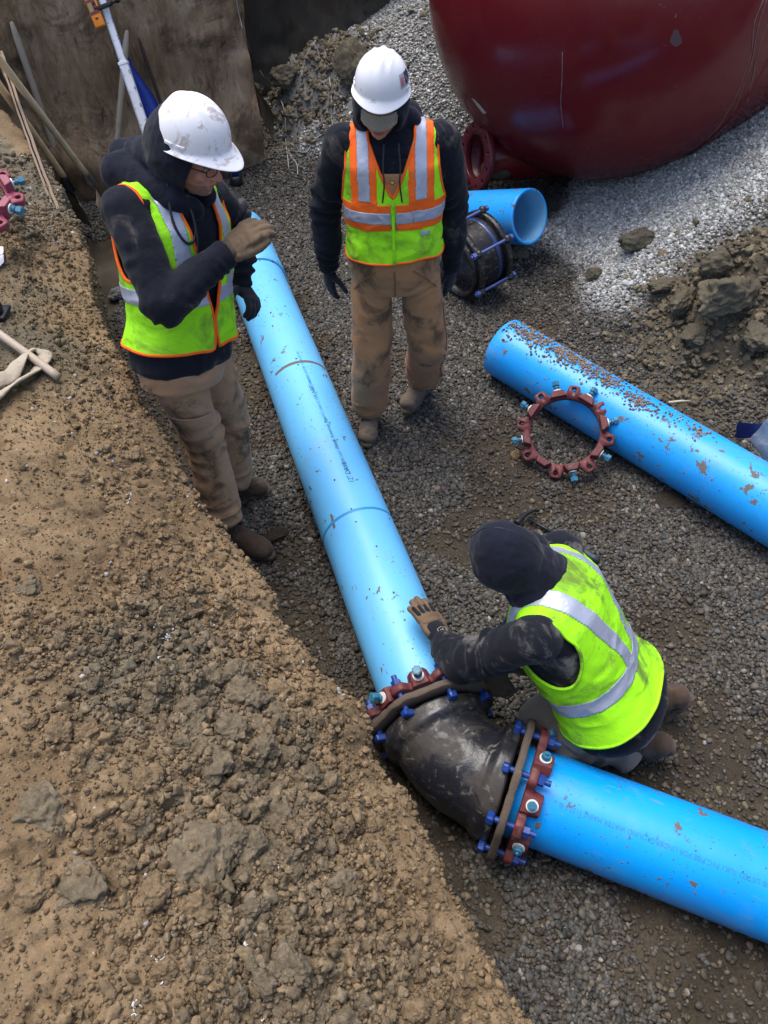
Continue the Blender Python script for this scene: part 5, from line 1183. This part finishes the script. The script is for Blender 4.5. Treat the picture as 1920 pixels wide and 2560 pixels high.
def vest(t, O, R, sc3, style, mats, hem=-.09, vdepth=.24, seed=1, gap=.012, flare=.02, fold=.0095):
    """shell round the torso: fan of rays from the spine, in torso coordinates"""
    g = G().loft([(z, rx + .010, ry + .012, x0, y0) for z, rx, ry, x0, y0 in TORSO], 40)
    for sx in (-1, 1): g.cap((.10 * sx, -.005, .475), (.175 * sx, -.005, .450), .070, .074)
    hull = remesh(g.me(), .010, 5); bv = BVHTree.FromPolygons([tuple(v.co) for v in hull.vertices], [tuple(p.vertices) for p in hull.polygons])
    nu, zc = 300, .33; rows = [(hem + (zc - hem) * k / 84, 0) for k in range(84)] + [(zc, e) for e in np.linspace(0, 1.50, 92)]
    V = np.zeros((len(rows), nu, 3))
    for i, (h, e) in enumerate(rows):
        for k in range(nu):
            a = 2 * PI * k / nu; d = Vector((math.cos(a) * math.cos(e), math.sin(a) * math.cos(e), math.sin(e))); o = Vector((0, 0, h)); q = bv.ray_cast(o, d)
            V[i, k] = tuple(q[0]) if q[0] else tuple(o + d * .15)
            V[i, k] += np.array([d.x, d.y, d.z]) * (flare * max(0, (.12 - h) / .2) ** 1.3 + .004)
    P = V.reshape(-1, 3)
    dirs = P - np.array([0, 0, .2]); dirs /= np.linalg.norm(dirs, axis=1)[:, None]
    wr = fbm(P * np.array([7, 7, 4.]), 4, seed); ridg = np.clip(1 - np.abs(fbm(P * np.array([5, 5, 9.]) + 3, 3, seed + 2)) * 3, -1, 1)
    rd2 = np.clip(1 - np.abs(fbm(P * np.array([11, 11, 15.]) + 9, 3, seed + 7)) * 3.2, -.3, 1)
    P += dirs * (rd2 * fold * .45 * sstep(fbm(P * 4, 2, seed + 3), -.1, .3) + wr * fold * 1.3 + ridg * fold * .7 * sstep(.35 - P[:, 2], 0, .15))[:, None]
    x, y, z = P[:, 0], P[:, 1], P[:, 2]; ax = np.abs(x)
    keep = np.ones(len(P), bool)
    keep &= ~(((z < .39) & (ax > .12) & (((y + .004) / .088) ** 2 + ((z - .39) / .150) ** 2 < 1)) | ((z >= .39) & (ax > .177)))   # arm holes
    neck = (x / .088) ** 2 + ((y - .005) / .088) ** 2 < 1; keep &= ~(neck & (z > .42))
    vtop = .50; vw = np.clip((z - vdepth) / (vtop - vdepth), 0, 1) ** .9 * .088; keep &= ~((y > .02) & (z > vdepth) & (ax < vw))
    if gap: keep &= ~((y > 0) & (ax < gap * sstep(vdepth - z, -.02, .3)))
    Q = gridq(len(rows), nu, True); kq = keep[Q].sum(1) >= 3; Q = Q[kq]
    cen = P[Q].mean(1); cx, cy, cz = np.abs(cen[:, 0]), cen[:, 1], cen[:, 2]; xs_ = cen[:, 0]; front = cy > 0
    reg = np.zeros(len(Q), int)
    if style == 'orange':
        b0, b1 = .165, .272; bw = .006 * np.sin(cen[:, 0] * 40)
        vert = (cz > b1 - .01) & (cx > .060) & (cx < .158); silv = (cz > b1 + .012) & (cx > .086) & (cx < .130)
        hz = (cz > b0) & (cz < b1); hs = (cz > b0 + .031) & (cz < b1 - .031)
        reg[vert | hz] = 1; reg[silv | hs] = 2
        reg[(cz < b1 + .0) & (cx < .010) & front] = 0
    elif style == 'back':
        hz = (cz > .105) & (cz < .160); vx = .052 + .055 * sstep(cz, .16, .46); vert = (cz >= .160) & (np.abs(cx - vx) < .024); reg[hz | vert] = 2
    else:
        hz = (cz > .165) & (cz < .218); vx = .098 + .012 * sstep(cz, .2, .5); vert = (cz >= .218) & (np.abs(cx - vx) < .026); reg[hz | vert] = 2
    def sub(Qs, off, name, mat, parent):
        ids = np.unique(Qs); mp = np.full(len(P), -1); mp[ids] = np.arange(len(ids)); me = npmesh(P[ids] + dirs[ids] * off, mp[Qs]); me = modmesh(me, [('SOLIDIFY', dict(thickness=.0016, offset=0))]); xf(me, O, R, sc3); return place(name, me, mat, parent)
    root = sub(Q, 0, 'vest', mats[0], t)
    if (reg == 1).any(): sub(Q[reg == 1], .0012, 'orange_band', mats[1], root)
    if (reg == 2).any(): sub(Q[reg == 2], .0024, 'reflective_strip', mat_tape, root)
    # edge piping along every border
    e = np.vstack([Q[:, [0, 1]], Q[:, [1, 2]], Q[:, [2, 3]], Q[:, [3, 0]]]); es = np.sort(e, 1); u, c = np.unique(es, axis=0, return_counts=True); be = u[c == 1]
    adj = {}
    for a, b in be: adj.setdefault(int(a), []).append(int(b)); adj.setdefault(int(b), []).append(int(a))
    seen = set()
    for st in list(adj):
        if st in seen: continue
        path = [st]; seen.add(st); cur = st
        while True:
            nx = [q for q in adj[cur] if q not in seen]
            if not nx: break
            cur = nx[0]; seen.add(cur); path.append(cur)
        if len(path) < 60: continue
        pts = P[path]
        for _ in range(26): pts = (np.roll(pts, 1, 0) + 2 * pts + np.roll(pts, -1, 0)) / 4
        pts = pts[::3]; me = tube([Vector(p) for p in pts], .0056, 6, True); xf(me, O, R, sc3); place('edge_piping', me, mats[2], root)
    return root, P, dirs
def person(label, c):
    s = c.get('s', 1.0); O = Vector(c['pelvis']); nk = Vector(c['neck']); sp = (nk - O); R = basis(c['fwd'], sp); kz = sp.length / .55; sc3 = (s * c.get('girth', 1), s * c.get('girth', 1), kz)
    t = thing('person', label, 'person', (O.x, O.y, c.get('gz', 0)))
    W = lambda x, y, z: O + R @ Vector((x * sc3[0], y * sc3[1], z * kz))
    sh = {sd_: W(.185 * sd_, -.005, .455) for sd_ in (-1, 1)}
    if 'shoulders' in c:
        for sd_ in (-1, 1): sh[sd_] = sh[sd_] + Vector(c['shoulders'][0 if sd_ < 0 else 1])
    HC = Vector(c['head']); HR = basis(c['hfwd'], c['hup']); hs = s * c.get('hs', 1)
    # body: one continuous figure under the clothes
    g = G().loft([(z, rx * .80, ry * .78, x0, y0) for z, rx, ry, x0, y0 in TORSO], 24); me = g.me(); xf(me, O, R, sc3); g = G(); g.b.from_mesh(me)
    g.cap(W(0, 0, .50), HC + HR @ Vector((0, -.02, -.05)), .055 * s, .050 * s); head_shape(g, HC, HR, hs)
    for sd_ in (-1, 1):
        el, wr, kn, an = (Vector(c[k][0 if sd_ < 0 else 1]) for k in ('elbow', 'wrist', 'knee', 'ankle')); hp = W(.095 * sd_, 0, -.01)
        g.cap(W(.08 * sd_, 0, .45), sh[sd_], .05 * s, .05 * s); g.cap(sh[sd_], el, .048 * s, .040 * s); g.cap(el, wr, .040 * s, .028 * s); g.cap(hp, kn, .072 * s, .052 * s); g.cap(kn, an, .052 * s, .040 * s)
    place('body', remesh(g.me(), .0055, 3), mat_skin, t)
    # hooded sweatshirt
    me = G().loft(([(c['low'], .186, .142, 0, -.005), (c['low'] + .02, .197, .151, 0, -.005)] if 'low' in c else []) + [(z, rx, ry, x0, y0) for z, rx, ry, x0, y0 in TORSO if z > c.get('low', -1) + .03], 32).me(); xf(me, O, R, sc3); g = G(); g.b.from_mesh(me); fc = []
    for i, sd_ in enumerate((-1, 1)):
        el, wr = Vector(c['elbow'][i]), Vector(c['wrist'][i]); k_ = c.get('sleeve', 1.0)
        g.cap(W(.07 * sd_, 0, .46), sh[sd_], .066 * s, .073 * s, 18); g.cap(sh[sd_], el, .073 * s * k_, .060 * s * k_, 18); mid = el.lerp(wr, .62); g.cap(el, mid, .060 * s * k_, .056 * s * k_, 18); g.cap(mid, el.lerp(wr, .86), .056 * s * k_, .045 * s, 18); g.cyl(el.lerp(wr, .8), el.lerp(wr, 1.02), .045 * s, .041 * s, 18)
        fc += [(el, (wr - el).normalized() + (el - sh[sd_]).normalized(), .016 * s, .12, .055), (el.lerp(wr, .75), wr - el, .012 * s, .09, .038), (sh[sd_].lerp(el, .5), el - sh[sd_], .012 * s, .13, .08), (W(.15 * sd_, 0, .40), (el - sh[sd_]), .006, .09, .05)]
    me = remesh(g.me(), .0075, 7); folds(me, fc, .0075 * s, 6.0, c.get('seed', 1)); hd = place('hoodie', me, c['hoodm'], t)
    # hood
    hm = hood_mesh(HC, HR, hs, c['hopen'], c['hang'], c.get('hrad', (.100, .118, .126)), c.get('hoff', (0, -.018, .010)), peak=c.get('hpeak', 0)); g = G(); g.b.from_mesh(hm)
    for cp in c.get('hextra', []): g.cap(cp[0], cp[1], cp[2], cp[3], 18)
    me = remesh(g.me(), .0062, 5); folds(me, [(tuple(HC + HR @ Vector((0, -.09, -.10))), tuple(HR @ Vector((0, .3, 1))), c.get('hfold', .005), .13, .05)], c.get('hglob', .004), 9, c.get('seed', 1) + 5); place('hood', me, c.get('hoodc', c['hoodm']), hd)
    # trousers
    pg = c.get('pg', .97); g = G(); me = G().loft([(-.16, .150, .112, 0, -.005), (-.11, .168, .126, 0, -.008), (-.03, .178 * pg, .135 * pg, 0, -.005), (.05, .176 * pg, .132 * pg, 0, 0), (.12, .172 * pg, .128 * pg, 0, 0)], 28).me(); xf(me, O, R, sc3); g.b.from_mesh(me); fc = []
    for i, sd_ in enumerate((-1, 1)):
        kn, an = Vector(c['knee'][i]), Vector(c['ankle'][i]); hp = W(.088 * sd_, -.004, .0); L = c.get('leg', 1.0)
        g.cap(hp, kn, .096 * s * (.94 if pg < 1 else 1), .077 * s * L, 20); g.cap(kn, kn.lerp(an, .8), .077 * s * L, .080 * s * L, 20); g.cyl(kn.lerp(an, .75), kn.lerp(an, .96), .078 * s * L, .074 * s * L, 20); g.sph(kn.lerp(an, .84), .082 * s * L)
        fc += [(kn, (an - kn) + (kn - hp), .016 * s, .14, .10), (kn.lerp(an, .78), an - kn, .018 * s, .15, .07), (hp.lerp(kn, .35), kn - hp, .013 * s, .15, .09)]
    me = remesh(g.me(), .0082, 7); folds(me, fc, .0095 * s, 4.0, c.get('seed', 1) + 11); tr = place('trousers', me, c['pantm'], t)
    return t, dict(W=W, O=O, R=R, sc3=sc3, HC=HC, HR=HR, hs=hs, sh=sh, hoodie=hd, trousers=tr, s=s)
def surf_patch(parent, name, mat, target, O, R, poly, depth=.3, lift=.004, thick=.003, n=18):
    """patch of cloth pressed onto a garment: quad poly in the plane (O,R), projected along -R.y"""
    co = getco(target.data); W = wmat(target); co = co + np.array(W.translation); bv = BVHTree.FromPolygons(co.tolist(), [tuple(p.vertices) for p in target.data.polygons])
    q = [Vector(p) for p in poly]; V = []; d = -(R @ Vector((0, 1, 0)))
    for i in range(n):
        for j in range(n):
            u, v = i / (n - 1), j / (n - 1); p = (q[0] * (1 - u) + q[1] * u) * (1 - v) + (q[3] * (1 - u) + q[2] * u) * v
            w_ = Vector(O) + R @ Vector((p.x, depth, p.y)); h_ = bv.ray_cast(w_, d); V.append(tuple((h_[0] if h_[0] else w_ + d * depth) - d * lift))
    V = np.array(V); G_ = V.reshape(n, n, 3)
    for _ in range(3): G_[1:-1, 1:-1] = (G_[2:, 1:-1] + G_[:-2, 1:-1] + G_[1:-1, 2:] + G_[1:-1, :-2]) / 4
    me = npmesh(G_.reshape(-1, 3), gridq(n, n)); me = modmesh(me, [('SOLIDIFY', dict(thickness=thick, offset=0))]); return place(name, me, mat, parent)
def on_surface_path(target, pts, r, mat, name, parent, d, lift=.002, k=5):
    co = getco(target.data) + np.array(wmat(target).translation); bv = BVHTree.FromPolygons(co.tolist(), [tuple(p.vertices) for p in target.data.polygons]); out = []
    for p in smoothpath(pts, k):
        h_ = bv.find_nearest(p); out.append(h_[0] + h_[1] * lift if h_[0] else p)
    return place(name, tube(out, r, 6), mat, parent)

# ---------------------------------------------------------------- left worker (standing, looking down to the right)
wl_ = [gp(418, 715, 1.20), gp(596, 610, 1.30)]
cfg = dict(s=1.08, pelvis=gp(452, 848, 1.07), neck=gp(420, 432, 1.625), fwd=(.84, -.54, 0), gz=0, girth=.99, seed=2, low=-.085,
           head=gp(478, 382, 1.72), hfwd=(.88, -.46, -.42), hup=(.30, -.04, 1), hs=1.0,
           elbow=(gp(590, 560, 1.30), (-.735, 2.150, 1.375)), wrist=(gp(600, 705, 1.10), gp(566, 632, 1.47)),
           knee=(gp(570, 1030, .56), gp(512, 1100, .56)), ankle=(gp(588, 1205, .11), gp(556, 1305, .11)),
           hoodm=mat_hood, hoodc=mat_hoodc, pantm=mat_pant_l, hopen=(.0, 1, -.30), hang=.98, hrad=(.104, .122, .128), hoff=(0, -.026, .0), sleeve=.98, leg=1.02, hfold=.009, hglob=.006)
H_ = Vector(cfg['head']); HRr = basis(cfg['hfwd'], cfg['hup'])
Rb = basis(cfg['fwd'], Vector(cfg['neck']) - Vector(cfg['pelvis'])); nkp = Vector(cfg['neck'])
q0 = nkp + Rb @ V3(0, -.08, .03)
cfg['hextra'] = [(H_ + HRr @ V3(0, -.08, -.05), q0 + Rb @ V3(.02, -.03, -.02), .085, .085), (q0 + Rb @ V3(-.11, -.02, -.03), q0 + Rb @ V3(.12, -.02, -.03), .060, .062),
                 (q0 + Rb @ V3(.12, -.01, -.03), nkp + Rb @ V3(.09, .10, -.06), .060, .042), (q0 + Rb @ V3(-.11, .0, -.03), nkp + Rb @ V3(-.07, .10, -.06), .056, .040), (nkp + Rb @ V3(.09, .10, -.06), nkp + Rb @ V3(.02, .13, -.10), .042, .034), (q0 + Rb @ V3(.06, -.06, .01), q0 + Rb @ V3(-.06, -.06, .01), .052, .052)]
tL, L = person('person in white mud spotted hard hat and glasses looking down at his gloves', cfg)
vest(tL, L['O'], L['R'], L['sc3'], 'lime', (mat_lime, mat_orange, mat_orange), hem=.012, vdepth=.10, seed=4, gap=.035, flare=.028)
hard_hat(tL, L['HC'] + L['HR'] @ V3(0, .004, .048), basis(L['HR'] @ V3(0, 1, .12), L['HR'] @ V3(.0, -.12, 1)), mat_hat_l, 1.02, visor=.046)
HT = lambda x, y, z: L['HC'] + L['HR'] @ (Vector((x, y, z)) * L['hs'])
gl_ = thing('tmp', None, None, (0, 0, 0)); bpy.data.objects.remove(gl_)
gf = place('glasses', tube([HT(.038 + .019 * math.cos(a), .100 - .006 * math.cos(a), .000 + .014 * math.sin(a)) for a in np.linspace(0, 2 * PI, 24)[:-1]], .0017, 6, True), mat_black, tL)
place('lens_rim', tube([HT(-.038 + .019 * math.cos(a), .100 + .006 * math.cos(a), .000 + .014 * math.sin(a)) for a in np.linspace(0, 2 * PI, 24)[:-1]], .0017, 6, True), mat_black, gf)
place('temple', tube([HT(.057, .094, .003), HT(.072, .06, .004), HT(.080, .0, .002)], .0022, 6), mat_black, gf); place('temple', tube([HT(-.057, .094, .003), HT(-.072, .06, .004), HT(-.080, .0, .002)], .0022, 6), mat_black, gf)
place('bridge', tube([HT(.019, .104, .003), HT(0, .108, .006), HT(-.019, .104, .003)], .0016, 6), mat_black, gf)
place('mouth', G().sph(HT(0, .0885, -.060), (.019, .005, .0035), L['HR']).me(), mat_lip, tL)
for x in (-.034, .034): place('eye', G().sph(HT(x, .078, -.002), (.012, .009, .005), L['HR']).me(), mat_eye, tL)
# stubble: thin patch on jaw
me = G().sph(HT(0, .020, -.062), (.0625, .067, .058), L['HR'], 32, 20).sph(HT(0, .048, -.084), (.0355, .0375, .031), L['HR']).me(); bmm = bmesh.new(); bmm.from_mesh(me)
inv = L['HR'].transposed()
kill = [v for v in bmm.verts if (inv @ (v.co - L['HC'])).z > -.060 - .05 * max(0, .05 - abs((inv @ (v.co - L['HC'])).y)) or (inv @ (v.co - L['HC'])).y < -.02]
bmesh.ops.delete(bmm, geom=kill, context='VERTS'); bmm.to_mesh(me); bmm.free(); place('beard', me, mat_stub, tL)
# drawstring
W = L['W']
place('drawstring', tube(smoothpath([nkp + Rb @ V3(.06, .13, -.03), W(.06, .165, .40), W(.065, .168, .30), W(.05, .172, .20)], 6), .0035, 6), mat_black, L['hoodie'])
place('drawstring', tube(smoothpath([nkp + Rb @ V3(.10, .09, .02), W(.12, .125, .44), W(.09, .150, .37), W(.055, .155, .40), nkp + Rb @ V3(.05, .13, -.03)], 6), .0050, 6), mat_black, L['hoodie'])
glove(tL, 'glove', cfg['wrist'][1], gp(660, 596, 1.48) - cfg['wrist'][1], (-.35, -.55, .75), 1.16, (.42, .46, .52, .60), thumb=1, mats=(mat_glovel, mat_gloved), tc=1.25)
glove(tL, 'glove', cfg['wrist'][0], gp(588, 812, .96) - cfg['wrist'][0], (.6, .1, .6), 1.08, (.55, .6, .65, .7), thumb=1, mats=(mat_gloveb, mat_gloveb))
boot(tL, cfg['ankle'][1], gp(672, 1378, .05), s=1.10, seed=3); boot(tL, cfg['ankle'][0], gp(665, 1215, .05), s=1.10, seed=6)
Rp = basis((.30, -.85, .25), (0.1, 0.25, 1)); Opk = gp(470, 1020, .72)
pk = surf_patch(L['trousers'], 'cargo_pocket', mat_pant_l, L['trousers'], Opk, Rp, [(-.085, -.085), (.075, -.095), (.085, .030), (-.075, .035)], .35, .006, .004)
fl = surf_patch(L['trousers'], 'pocket_flap', mat_pant_l, L['trousers'], Opk, Rp, [(-.088, -.010), (.080, -.022), (.088, .040), (-.080, .046)], .35, .013, .004)

# ---------------------------------------------------------------- middle worker (standing, facing the camera, looking down)
cfg = dict(s=1.0, pelvis=(.045, 3.035, 1.035), neck=(.028, 3.105, 1.575), fwd=(.0, -1, 0), gz=0, girth=1.05, seed=7, low=.055, pg=1.09,
           head=(-.012, 3.025, 1.665), hfwd=(-.08, -.95, -.27), hup=(.03, -.24, 1), hs=1.0,
           elbow=((.300, 3.15, 1.21), (-.252, 3.15, 1.21)), wrist=(gp(1128, 668, .90), gp(821, 670, .90)),
           knee=((.215, 3.025, .56), (-.060, 2.975, .56)), ankle=((.215, 3.27, .14), (-.075, 3.04, .11)),
           hoodm=mat_hood, hoodc=mat_hoodc, pantm=mat_pant, hopen=(0, 1, -.45), hang=.92, hrad=(.104, .122, .124), hoff=(0, -.024, -.004), sleeve=1.08, leg=1.20, hfold=.004)
H_ = Vector(cfg['head']); HRr = basis(cfg['hfwd'], cfg['hup']); nkp = Vector(cfg['neck']); Rb = basis(cfg['fwd'], (0, .1, 1))
cfg['hextra'] = [(nkp + V3(-.085, .03, -.03), nkp + V3(-.06, -.10, -.085), .044, .030), (nkp + V3(.085, .03, -.03), nkp + V3(.06, -.10, -.085), .044, .030), (nkp + V3(-.06, -.105, -.09), nkp + V3(.06, -.105, -.09), .028, .028),
                 (nkp + V3(-.07, .06, -.01), nkp + V3(.07, .06, -.01), .055, .055), (H_ + HRr @ V3(-.06, -.03, -.09), nkp + V3(-.07, -.01, .0), .05, .05), (H_ + HRr @ V3(.06, -.03, -.09), nkp + V3(.07, -.01, .0), .05, .05)]
tM, Mm = person('person in white hard hat and orange striped lime vest standing with arms hanging', cfg)
vest(tM, Mm['O'], Mm['R'], Mm['sc3'], 'orange', (mat_lime, mat_orange, mat_orange), hem=.030, vdepth=.295, seed=8, gap=0, flare=.02)
W = Mm['W']
hR = basis(Mm['HR'] @ V3(0, 1, .15), Mm['HR'] @ V3(.0, -.15, 1))
hatM = hard_hat(tM, Mm['HC'] + Mm['HR'] @ V3(0, -.010, .060), hR, mat_hat, .94, visor=.018)
HT = lambda x, y, z: Mm['HC'] + Mm['HR'] @ (Vector((x, y, z)) * Mm['hs'])
# wrap-round lens
V = []
for i in range(14):
    for k in range(25):
        u = (k / 24 * 2 - 1) * 1.15; v = i / 13; V.append(tuple(HT(.076 * math.sin(u), .040 + .074 * math.cos(u) + .006 * v, .028 - .062 * v * (1 - .25 * abs(u) / 1.15 * v) - .0)))
me = npmesh(np.array(V), gridq(14, 25)); me = modmesh(me, [('SOLIDIFY', dict(thickness=.0025))]); place('face_shield', me, mat_shield, tM)
place('mouth', G().sph(HT(0, .0885, -.060), (.022, .006, .0075), Mm['HR']).me(), mat_lip, tM)
# zip, collar bib and drawstrings
place('zip', tube([W(0, .172 + .02 * max(0, (.1 - z) / .2), z) for z in np.linspace(.030, .29, 14)], .0062, 6), mat_lime, tM)
bib = surf_patch(Mm['hoodie'], 'overall_bib', mat_pant, Mm['hoodie'], Mm['O'], Mm['R'], [(-.085, .17), (.085, .17), (.085, .385), (-.085, .385)], .35, .007, .004)
place('bib_button', G().sph(W(0, .162, .360), (.008, .008, .008)).me(), M('brass').fin((.45, .30, .10), .35, None, Metallic=.9), bib)
for x in (-.025, .028): place('drawstring', tube(smoothpath([W(x, .135, .50), W(x * 1.2, .160, .42), W(x * 1.1, .172, .36), W(x * 1.4, .176, .29)], 5), .0034, 6), mat_black, Mm['hoodie'])
lbl = surf_patch(tM, 'care_label', mat_tape, [o for o in tM.children if o.name.startswith('vest')][0], Mm['O'], Mm['R'], [(-.150, .135), (-.110, .135), (-.110, .152), (-.150, .152)], .35, .004, .001, 5)
gM, _ = glove(tM, 'glove', cfg['wrist'][1], (.03, -.02, -1), (-.75, -.55, 0), 1.0, (.22, .25, .30, .40), thumb=-1, mats=(mat_gloveb, mat_gloveb))
glove(tM, 'glove', cfg['wrist'][0], (-.02, -.02, -1), (.75, -.55, 0), 1.0, (.30, .32, .36, .42), thumb=1, mats=(mat_gloveb, mat_gloveb))
boot(tM, cfg['ankle'][1], (-.09, 2.86, .05), mat=mat_boot_m, solem=mat_mudsole, s=1.08, seed=9); boot(tM, cfg['ankle'][0], (.120, 3.09, .05), mat=mat_boot_m, solem=mat_mudsole, s=1.08, seed=12)
TP = lambda *p: W(*p)
on_surface_path(Mm['trousers'], [W(0, .16, -.02), W(0, .15, -.08), W(0, .14, -.16)], .0035, mat_seam, 'fly_seam', Mm['trousers'], None)
for sd_ in (-1, 1): on_surface_path(Mm['trousers'], [W(.08 * sd_, .15, -.02), W(.13 * sd_, .12, -.07), W(.18 * sd_, .05, -.14)], .003, mat_seam, 'pocket_seam', Mm['trousers'], None)
on_surface_path(Mm['trousers'], [V3(.30, 3.0, .80), V3(.29, 3.0, .6), V3(.29, 3.05, .4), V3(.30, 3.15, .25)], .003, mat_seam, 'side_seam', Mm['trousers'], None)
# hat sticker with letters
def hat_decal(hat, C, R, s, ang0, z0, txt, size, mat, lift, dz=0):
    co = getco(hat.data) + np.array(wmat(hat).translation); bv = BVHTree.FromPolygons(co.tolist(), [tuple(p.vertices) for p in hat.data.polygons])
    if txt is None:
        V = [];n = 16
        for i in range(n):
            for j in range(n): V.append((-size[0] / 2 + size[0] * i / (n - 1), -size[1] / 2 + size[1] * j / (n - 1), 0))
        me = npmesh(np.array(V), gridq(n, n))
    else: me = text_mesh(txt, size)
    P = getco(me); out = []
    for x, y, _ in P:
        a = ang0 + x / (.115 * s); d = Vector((math.cos(a), math.sin(a), 0)); c0 = Vector(C) + R @ Vector((0, 0, z0 + dz + y * .85)); h_ = bv.ray_cast(c0 + (R @ d) * .3, -(R @ d)); out.append(tuple(h_[0] + (R @ d) * lift if h_[0] else c0 + (R @ d) * .1))
    setco(me, np.array(out)); return place('sticker' if txt is None else 'sticker_letters', me, mat, hat, smooth=False)
hC = Mm['HC'] + Mm['HR'] @ V3(0, -.010, .060)
a0 = math.radians(158)
hat_decal(hatM, hC, hR, .94, a0, .052, None, (.085, .052), mat_decalw, .0012)
hat_decal(hatM, hC, hR, .94, a0 + .10, .056, None, (.040, .044), mat_decal, .0022)
hat_decal(hatM, hC, hR, .94, a0 - .36, .040, 'E', .042, mat_printr, .0034)
hat_decal(hatM, hC, hR, .94, a0 - .06, .040, 'V', .042, mat_decalw, .0040)

# ---------------------------------------------------------------- kneeling worker
P0, P1 = Vector((.800, 1.275, .375)), Vector((.500, 1.470, .80))
hdc = gp(1264, 1393, .90)
cfg = dict(s=1.0, pelvis=P0, neck=P1, fwd=(-.80, .18, -.60), gz=0, girth=1.13, seed=5, low=-.115,
           head=hdc, hfwd=(-.80, .30, -.55), hup=(-.45, .10, .9), hs=1.0,
           elbow=(gp(1150, 1655, .45), gp(1290, 1600, .46)), wrist=(gp(1104, 1600, .405), gp(1225, 1665, .34)),
           knee=(gp(1385, 1862, .10), gp(1350, 1800, .12)), ankle=(gp(1585, 1862, .11), gp(1630, 1745, .12)),
           hoodm=mat_hood_k, hoodc=mat_hoodc, pantm=mat_pant_k, hopen=(0, 1, -.25), hang=.85, hrad=(.100, .114, .124), hoff=(0, -.003, .0), sleeve=1.12, leg=.98, hfold=.012, hglob=.0065, hpeak=.016)
cfg['hextra'] = [(hdc + basis(cfg['hfwd'], cfg['hup']) @ V3(0, -.03, -.05), P1 + V3(.03, -.01, -.02), .096, .104), (hdc + basis(cfg['hfwd'], cfg['hup']) @ V3(.03, .02, -.07), P1 + V3(-.03, -.06, -.04), .062, .060), (P1 + V3(-.02, -.08, .0), P1 + V3(.0, .08, .02), .065, .065)]
tK, Kk = person('person kneeling by the elbow in black hood and bright lime vest', cfg)
vest(tK, Kk['O'], Kk['R'], Kk['sc3'], 'back', (mat_lime_k, mat_orange, mat_lime_k), hem=-.02, vdepth=.10, seed=11, gap=.02, flare=.03, fold=.009)
hoodK = [q for q in Kk['hoodie'].children if q.name.startswith('hood')][0]
on_surface_path(hoodK, [Kk['HC'] + Kk['HR'] @ Vector((0.004, .14 * math.cos(a), .15 * math.sin(a))) for a in np.linspace(.3, 3.1, 16)], .0016, mat_black, 'hood_seam', hoodK, None, lift=.0)
kr = Kk['R']; pn = Vector((.38, .12, .92))
gk, gR = glove(tK, 'glove', cfg['wrist'][0], gp(1004, 1512, .345) - cfg['wrist'][0], pn, 1.20, (.06, .08, .10, .14), spread=.16, thumb=1, mats=(mat_glovel, mat_gloveb), tc=1.05, cuff=.085)
# emblem on the glove back
for txt, sz, off in (('FG', .020, (0, .0)),):
    me = text_mesh(txt, sz); P = getco(me); c = P.mean(0); P = P - c; Rg = gR; base = Vector(cfg['wrist'][0])
    w_ = [base + Rg @ Vector((.002 - y * 1.0, .020 + x * 1.0, .0315)) for x, y, _ in P]; setco(me, np.array([tuple(q) for q in w_])); place('emblem_letters', me, mat_logo, gk, smooth=False)
sh_ = [(-.019, -.014), (-.019, .012), (.0, .018), (.019, .012), (.019, -.014), (.0, -.026)]
place('emblem_outline', tube([Vector(cfg['wrist'][0]) + gR @ Vector((.002 - y, .020 + x, .0318 - abs(y) * .06)) for y, x in sh_], .0009, 5, True), mat_logo, gk)
bp = remesh(G().sph((0, .040, .010), (.036, .034, .0135)).me(), .004, 2); bp.transform(Matrix.Translation(Vector(cfg['wrist'][0])) @ gR.to_4x4() @ Matrix.Scale(1.20, 4)); place('knit_back', bp, mat_gloveb, gk)
for k_ in range(4):
    fm = remesh(G().cap((.030 - .0205 * k_, .100, .009), (.033 - .0225 * k_, .128, .006), .0085, .007).me(), .0035, 2); fm.transform(Matrix.Translation(Vector(cfg['wrist'][0])) @ gR.to_4x4() @ Matrix.Scale(1.20, 4)); place('finger_back', fm, mat_gloveb, gk)
place('leather_pad', remesh(G().sph((0, .066, .008), (.040, .014, .0145)).me(), .004, 2), mat_glovel, gk); o = gk.children[-1]
o = [q for q in gk.children if q.name.startswith('leather_pad')][0]; o.matrix_basis = wmat(gk).inverted() @ (Matrix.Translation(Vector(cfg['wrist'][0])) @ gR.to_4x4() @ Matrix.Scale(1.20, 4)) @ Matrix.Translation(Vector((0, .066, .008)))
glove(tK, 'glove', cfg['wrist'][1], gp(1262, 1722, .24) - cfg['wrist'][1], (-.2, -.75, .6), 1.05, (.5, .55, .6, .65), thumb=-1, mats=(mat_gloved, mat_gloveb))
# boots lie toe down, soles turned up and back
for i, (an, tipx, sd2, upv) in enumerate(((cfg['ankle'][0], gp(1655, 1850, .05), 21, (-.93, .12, .35)), (cfg['ankle'][1], gp(1712, 1770, .05), 24, (-.90, .25, .35)))):
    an = Vector(an); bt = boot(tK, an + V3(.03, 0, .03), an + V3(.11, .03 if i == 0 else -.02, -.16), s=1.0, seed=sd2, up=Vector(upv), mat=mat_boot, solem=mat_mudsole)
# paper tag under the hand
q = [gp(1050, 1500, .322), gp(1066, 1503, .318), gp(1092, 1545, .30), gp(1075, 1552, .305)]
tag(place('paper_tag', modmesh(mesh_from([tuple(p) for p in q], [(0, 1, 2, 3)]), [('SOLIDIFY', dict(thickness=.001))]), mat_paper, smooth=False), 'small white paper tag under the kneeling worker\'s gloved fingers', 'tag')
